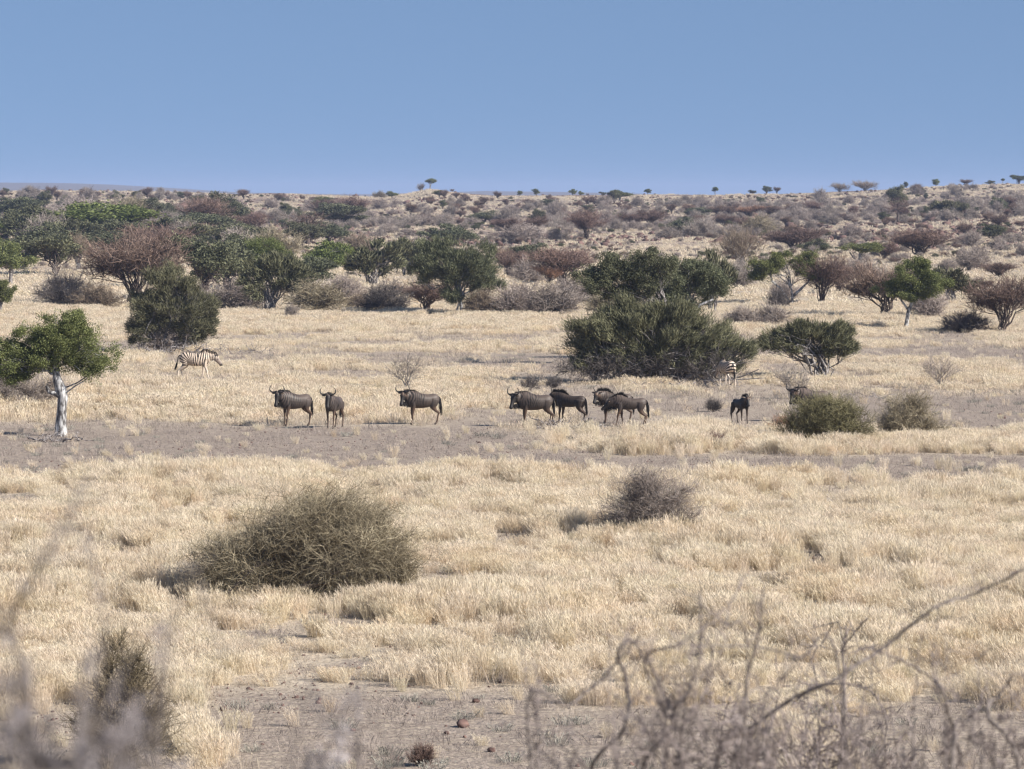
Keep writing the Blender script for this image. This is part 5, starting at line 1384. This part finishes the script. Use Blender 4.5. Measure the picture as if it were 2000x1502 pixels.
# ------------------------------------------------------------------ twigs close to the viewer
def front_bush(name, seed, D, root_px, lines, blobs_px, label, leaf="grey", bark=None, n_br=120, twigs=2500, tw_r=.003, tw_L=.16, fluff=0, fl_size=.02, depth=1.0, curl=.5, wands=0, cat="bush"):
    rng = np.random.default_rng(seed)
    s = FPX / D
    r0 = at_depth(root_px, 1600, D); r0[2] = float(terrain(r0[0], r0[1]))
    loc = r0
    def L(px, row, dy=0.0): p = at_depth(px, row, D + dy); return p - loc
    blobs = []
    for cx, cy, rx, ry in blobs_px:
        c = L(cx, cy); blobs.append((c[0], c[1], c[2], rx / s, min(rx / s, 1.2) * depth, ry / s))
    gw = Geo(); gc = Geo()
    if blobs:
        roots = [(x, y, 0) for x in np.linspace(-.35, .35, 4) for y in (-.2, .2)]
        limbs, Rl, br, Rb = skeleton(rng, blobs, roots, max(10, n_br // 5), n_br, .008, .0045, .7, .04)
        tubes(gw, limbs, Rl, np.full(len(limbs), .5), 5); tubes(gw, br, Rb, np.full(len(br), .5), 4)
    lines = list(lines)
    for w in range(wands):                                       # thin upright wands
        c = blobs_px[int(rng.integers(0, len(blobs_px)))]; x0 = c[0] + rng.uniform(-.8, .8) * c[2]; t0 = c[1] - c[3] - rng.uniform(0, 150); dx = rng.normal(0, 45)
        lines.append(([(x0, 1560), (x0 + dx * .2, 1440), (x0 + dx * .6 + rng.normal(0, 8), (1440 + t0) / 2), (x0 + dx, t0)], tw_r * rng.uniform(.7, 1.2)))
    for pts, rad in lines:
        rad = rad * (.8 if D > 13 else 1)
        first = L(*pts[0][:2]); st = np.array([first[0] * .5, first[1] * .5, 0.0])
        Q = [st] + [L(p[0], p[1], (p[2] if len(p) > 2 else rng.normal(0, .15))) for p in pts]
        Q = smooth_path(Q, 6 * len(Q)); Q = Q + rng.normal(0, rad * .4, Q.shape)
        R = np.linspace(rad * 1.25, rad * .5, len(Q)) * rng.uniform(.85, 1.2, len(Q))
        tubes(gw, Q[None], R[None], np.array([.5]), 7)
        # thorny side twigs with buds
        n = (5 if rad > .0056 else 3) * len(pts); i = rng.integers(len(Q) // 4, len(Q) - 1, n); A = Q[i]; t = _norm(Q[i + 1] - Q[i])
        Dn = _norm(t * .5 + rng.normal(size=(n, 3))); ln = rng.uniform(.3, 1.4, n)[:, None] * tw_L * .5
        tubes(gc, bez(A, A + Dn * ln * .6, A + Dn * ln + [0, 0, .01], 4), tw_r * np.ones((n, 1)) * np.array([[1, .8, .6, .3]]), np.full(n, .4), 3)
        m = (16 if rad > .0056 else 5) * len(pts); i = rng.integers(len(Q) // 5, len(Q), m); Cn = Q[i] + rng.normal(0, rad * 1.5, (m, 3))
        leaves(gc, Cn, rng.uniform(.008, .018, m), rng.uniform(.005, .010, m), _norm(rng.normal(size=(m, 3))), rng.uniform(.3, 1, m), rng)
    if blobs:
        P = twigs_on(rng, br, twigs, tw_L, .7, .5, .7, curl); tubes(gc, P, tw_r * rng.uniform(.6, 1.3, (len(P), 1)) * np.array([[1, .85, .6, .3]]), np.clip(rng.normal(.5, .25, len(P)), 0, 1), 3)
        if fluff:
            e = P[rng.integers(0, len(P), fluff), 3]; k = 14
            c = np.repeat(e, k, 0) + rng.normal(0, fl_size * .6, (fluff * k, 3))
            leaves(gc, c, fl_size * rng.uniform(.5, 1.2, len(c)), fl_size * .5 * rng.uniform(.5, 1.2, len(c)), _norm(rng.normal(size=c.shape)), np.clip(np.repeat(rng.normal(.6, .3, fluff), k), 0, 1), rng)
    e = empty(name, tuple(loc)); tag(e, label, cat)
    mobj("stems", gw.mesh("stems", bark or M_BARK_FRONT, True), e); mobj("twigs", gc.mesh("twigs", LM[leaf]), e)

M_BARK_FRONT = mat_noise("front_bark", (.095, .08, .073), (.25, .22, .205), 30)
LM["bud"] = mat_tint("dry_buds", (.20, .175, .18), (.52, .48, .48), transl=.2, objvar=0)
LM["shrub"] = mat_tint("brown_olive_twigs", (.095, .075, .045), (.27, .225, .15), objvar=0)
LM["redbud"] = mat_tint("reddish_twigs", (.17, .14, .13), (.40, .345, .33), transl=.1, objvar=0)
# sharp olive bush low on the left, standing on the plain
b, bl, s = px_plant((252, 1500), [(245, 1300, 62, 40), (225, 1350, 55, 55), (285, 1340, 40, 50), (270, 1430, 52, 60), (200, 1440, 50, 55), (240, 1480, 80, 46), (165, 1400, 50, 60), (330, 1440, 40, 50), (300, 1380, 40, 40), (240, 1270, 50, 36)], .8)
me = plant_meshes(301, bl, "twiggy", roots=[(-.2, 0, 0), (.1, 0, 0), (.3, .2, 0)], bark=M_BARK_DARK, leaf="shrub", n_limb=26, n_br=240, r_limb=.012, r_br=.006, twigs=9000, tw_r=.0042, tw_L=.28, curl=.6, upw=.6)
place_plant("olive_shrub", me, ("stems", "twigs"), b, "sharp olive twiggy shrub low on the left, seen through blurred twigs", "shrub")
# blurred flowering bush right in front, left
front_bush("flowering_bush", 311, 6.0, 40, [([(-25, 1400), (10, 1240), (75, 1110), (130, 1020), (175, 930)], .005), ([(150, 1500), (190, 1330), (205, 1220), (180, 1100), (162, 1040)], .0028), ([(300, 1480), (312, 1330), (313, 1215)], .0035),
            ([(60, 1500), (40, 1350), (15, 1180)], .005), ([(560, 1540), (640, 1420), (700, 1330)], .0028), ([(330, 1290), (440, 1268), (545, 1243)], .0020)],
           [(20, 1450, 110, 110), (130, 1470, 110, 100), (250, 1480, 90, 90), (-20, 1300, 70, 70), (60, 1330, 60, 50), (300, 1340, 34, 34), (200, 1380, 60, 50)],
           "blurred pinkish grey flowering bush nearest the viewer on the left", leaf="bud", n_br=50, twigs=240, tw_r=.0016, tw_L=.09, fluff=100, fl_size=.014, curl=.4)
front_bush("flower_stalk", 312, 9.0, 640, [([(690, 1600), (700, 1480), (698, 1400), (697, 1345)], .004), ([(600, 1600), (610, 1520), (600, 1470)], .003)], [(700, 1360, 16, 36), (655, 1410, 18, 22), (600, 1510, 110, 26)],
           "single blurred grey flower stalk standing low in the middle left", leaf="bud", n_br=12, twigs=30, tw_r=.0015, tw_L=.05, fluff=46, fl_size=.016, cat="plant")
# twig bushes on the right
front_bush("thorn_shrub", 321, 17.0, 1300, [([(1030, 1430), (1110, 1380), (1170, 1330), (1210, 1290), (1250, 1240)], .0075), ([(1140, 1600), (1220, 1420), (1225, 1340), (1208, 1275), (1232, 1252), (1262, 1290), (1290, 1340), (1310, 1385)], .010),
            ([(1300, 1500), (1345, 1350), (1365, 1280), (1368, 1150)], .009), ([(1420, 1600), (1440, 1450), (1460, 1330), (1480, 1240), (1492, 1150)], .010), ([(1460, 1330), (1420, 1215), (1455, 1120)], .006),
            ([(1240, 1600), (1300, 1420), (1260, 1290), (1330, 1255), (1400, 1210)], .007), ([(1300, 1460), (1320, 1380), (1390, 1290), (1370, 1225)], .006), ([(1480, 1450), (1520, 1340), (1570, 1250)], .006)],
           [(1130, 1470, 110, 70), (1260, 1460, 110, 80), (1400, 1450, 110, 80), (1320, 1400, 90, 50), (1480, 1470, 90, 70)],
           "blurred thorn shrub with looping and forked bare stems, low middle right", leaf="redbud", n_br=44, twigs=280, tw_r=.0030, tw_L=.28, fluff=110, fl_size=.022, wands=12, curl=.7)
front_bush("budding_shrub", 322, 29.0, 1640, [([(1640, 1600), (1642, 1480), (1650, 1380), (1647, 1290), (1648, 1262), (1695, 1208)], .013), ([(1647, 1270), (1600, 1262), (1560, 1258)], .005), ([(1648, 1266), (1680, 1268), (1700, 1262)], .005),
            ([(1680, 1600), (1730, 1440), (1700, 1350), (1600, 1338), (1545, 1378)], .009), ([(1560, 1600), (1580, 1420), (1660, 1340)], .007), ([(1400, 1600), (1410, 1430), (1425, 1360)], .008), ([(1360, 1600), (1370, 1470), (1210, 1462)], .006)],
           [(1560, 1480, 110, 60), (1680, 1470, 100, 70), (1420, 1490, 90, 50)],
           "sharper dark thorny shrub with one upright budding stem and a hooked tip, low right", leaf="redbud", n_br=48, twigs=360, tw_r=.0055, tw_L=.32, fluff=140, fl_size=.026, wands=10, curl=.6)
front_bush("arching_shrub", 323, 18.0, 1760, [([(1400, 1560), (1500, 1400), (1640, 1322), (1745, 1250), (1830, 1185), (1900, 1160), (2030, 1100)], .0105), ([(1640, 1322), (1560, 1285), (1470, 1262), (1350, 1262)], .0065), ([(1860, 1520), (1865, 1440), (1840, 1350), (1820, 1325), (1760, 1290), (1690, 1262)], .009),
            ([(1880, 1560), (1822, 1330), (1826, 1260), (1834, 1180)], .005), ([(1990, 1560), (1930, 1400), (1950, 1360), (1975, 1320)], .011), ([(1780, 1560), (1790, 1330), (1800, 1230)], .004)],
           [(1800, 1480, 120, 60), (1930, 1470, 110, 80), (1690, 1490, 110, 40), (2020, 1430, 80, 80)],
           "blurred grey shrub with a long diagonal branch arching to the right edge", leaf="redbud", n_br=44, twigs=260, tw_r=.0030, tw_L=.28, fluff=110, fl_size=.024, wands=12, curl=.6)

# ------------------------------------------------------------------ air
def haze(density):
    V = np.array([(x, y, z) for x in (-7500, 7500) for y in (-75, 11900) for z in (-14, 46)], float)
    F = [[0, 1, 3, 2], [4, 6, 7, 5], [0, 4, 5, 1], [2, 3, 7, 6], [0, 2, 6, 4], [1, 5, 7, 3]]
    me = mesh_np("haze", V, [F], None); m, n, out = newmat("pale_air")
    pv = N(n, "ShaderNodeVolumePrincipled"); pv.inputs["Color"].default_value = (.55, .68, 1, 1); pv.inputs["Density"].default_value = density; pv.inputs["Anisotropy"].default_value = .0
    n.links.new(pv.outputs[0], out.inputs["Volume"]); me.materials.append(m)
    o = mobj("haze", me); o["kind"] = "stuff"; o["label"] = "thin blue air between the viewer and the far ridge"
haze(.00010)
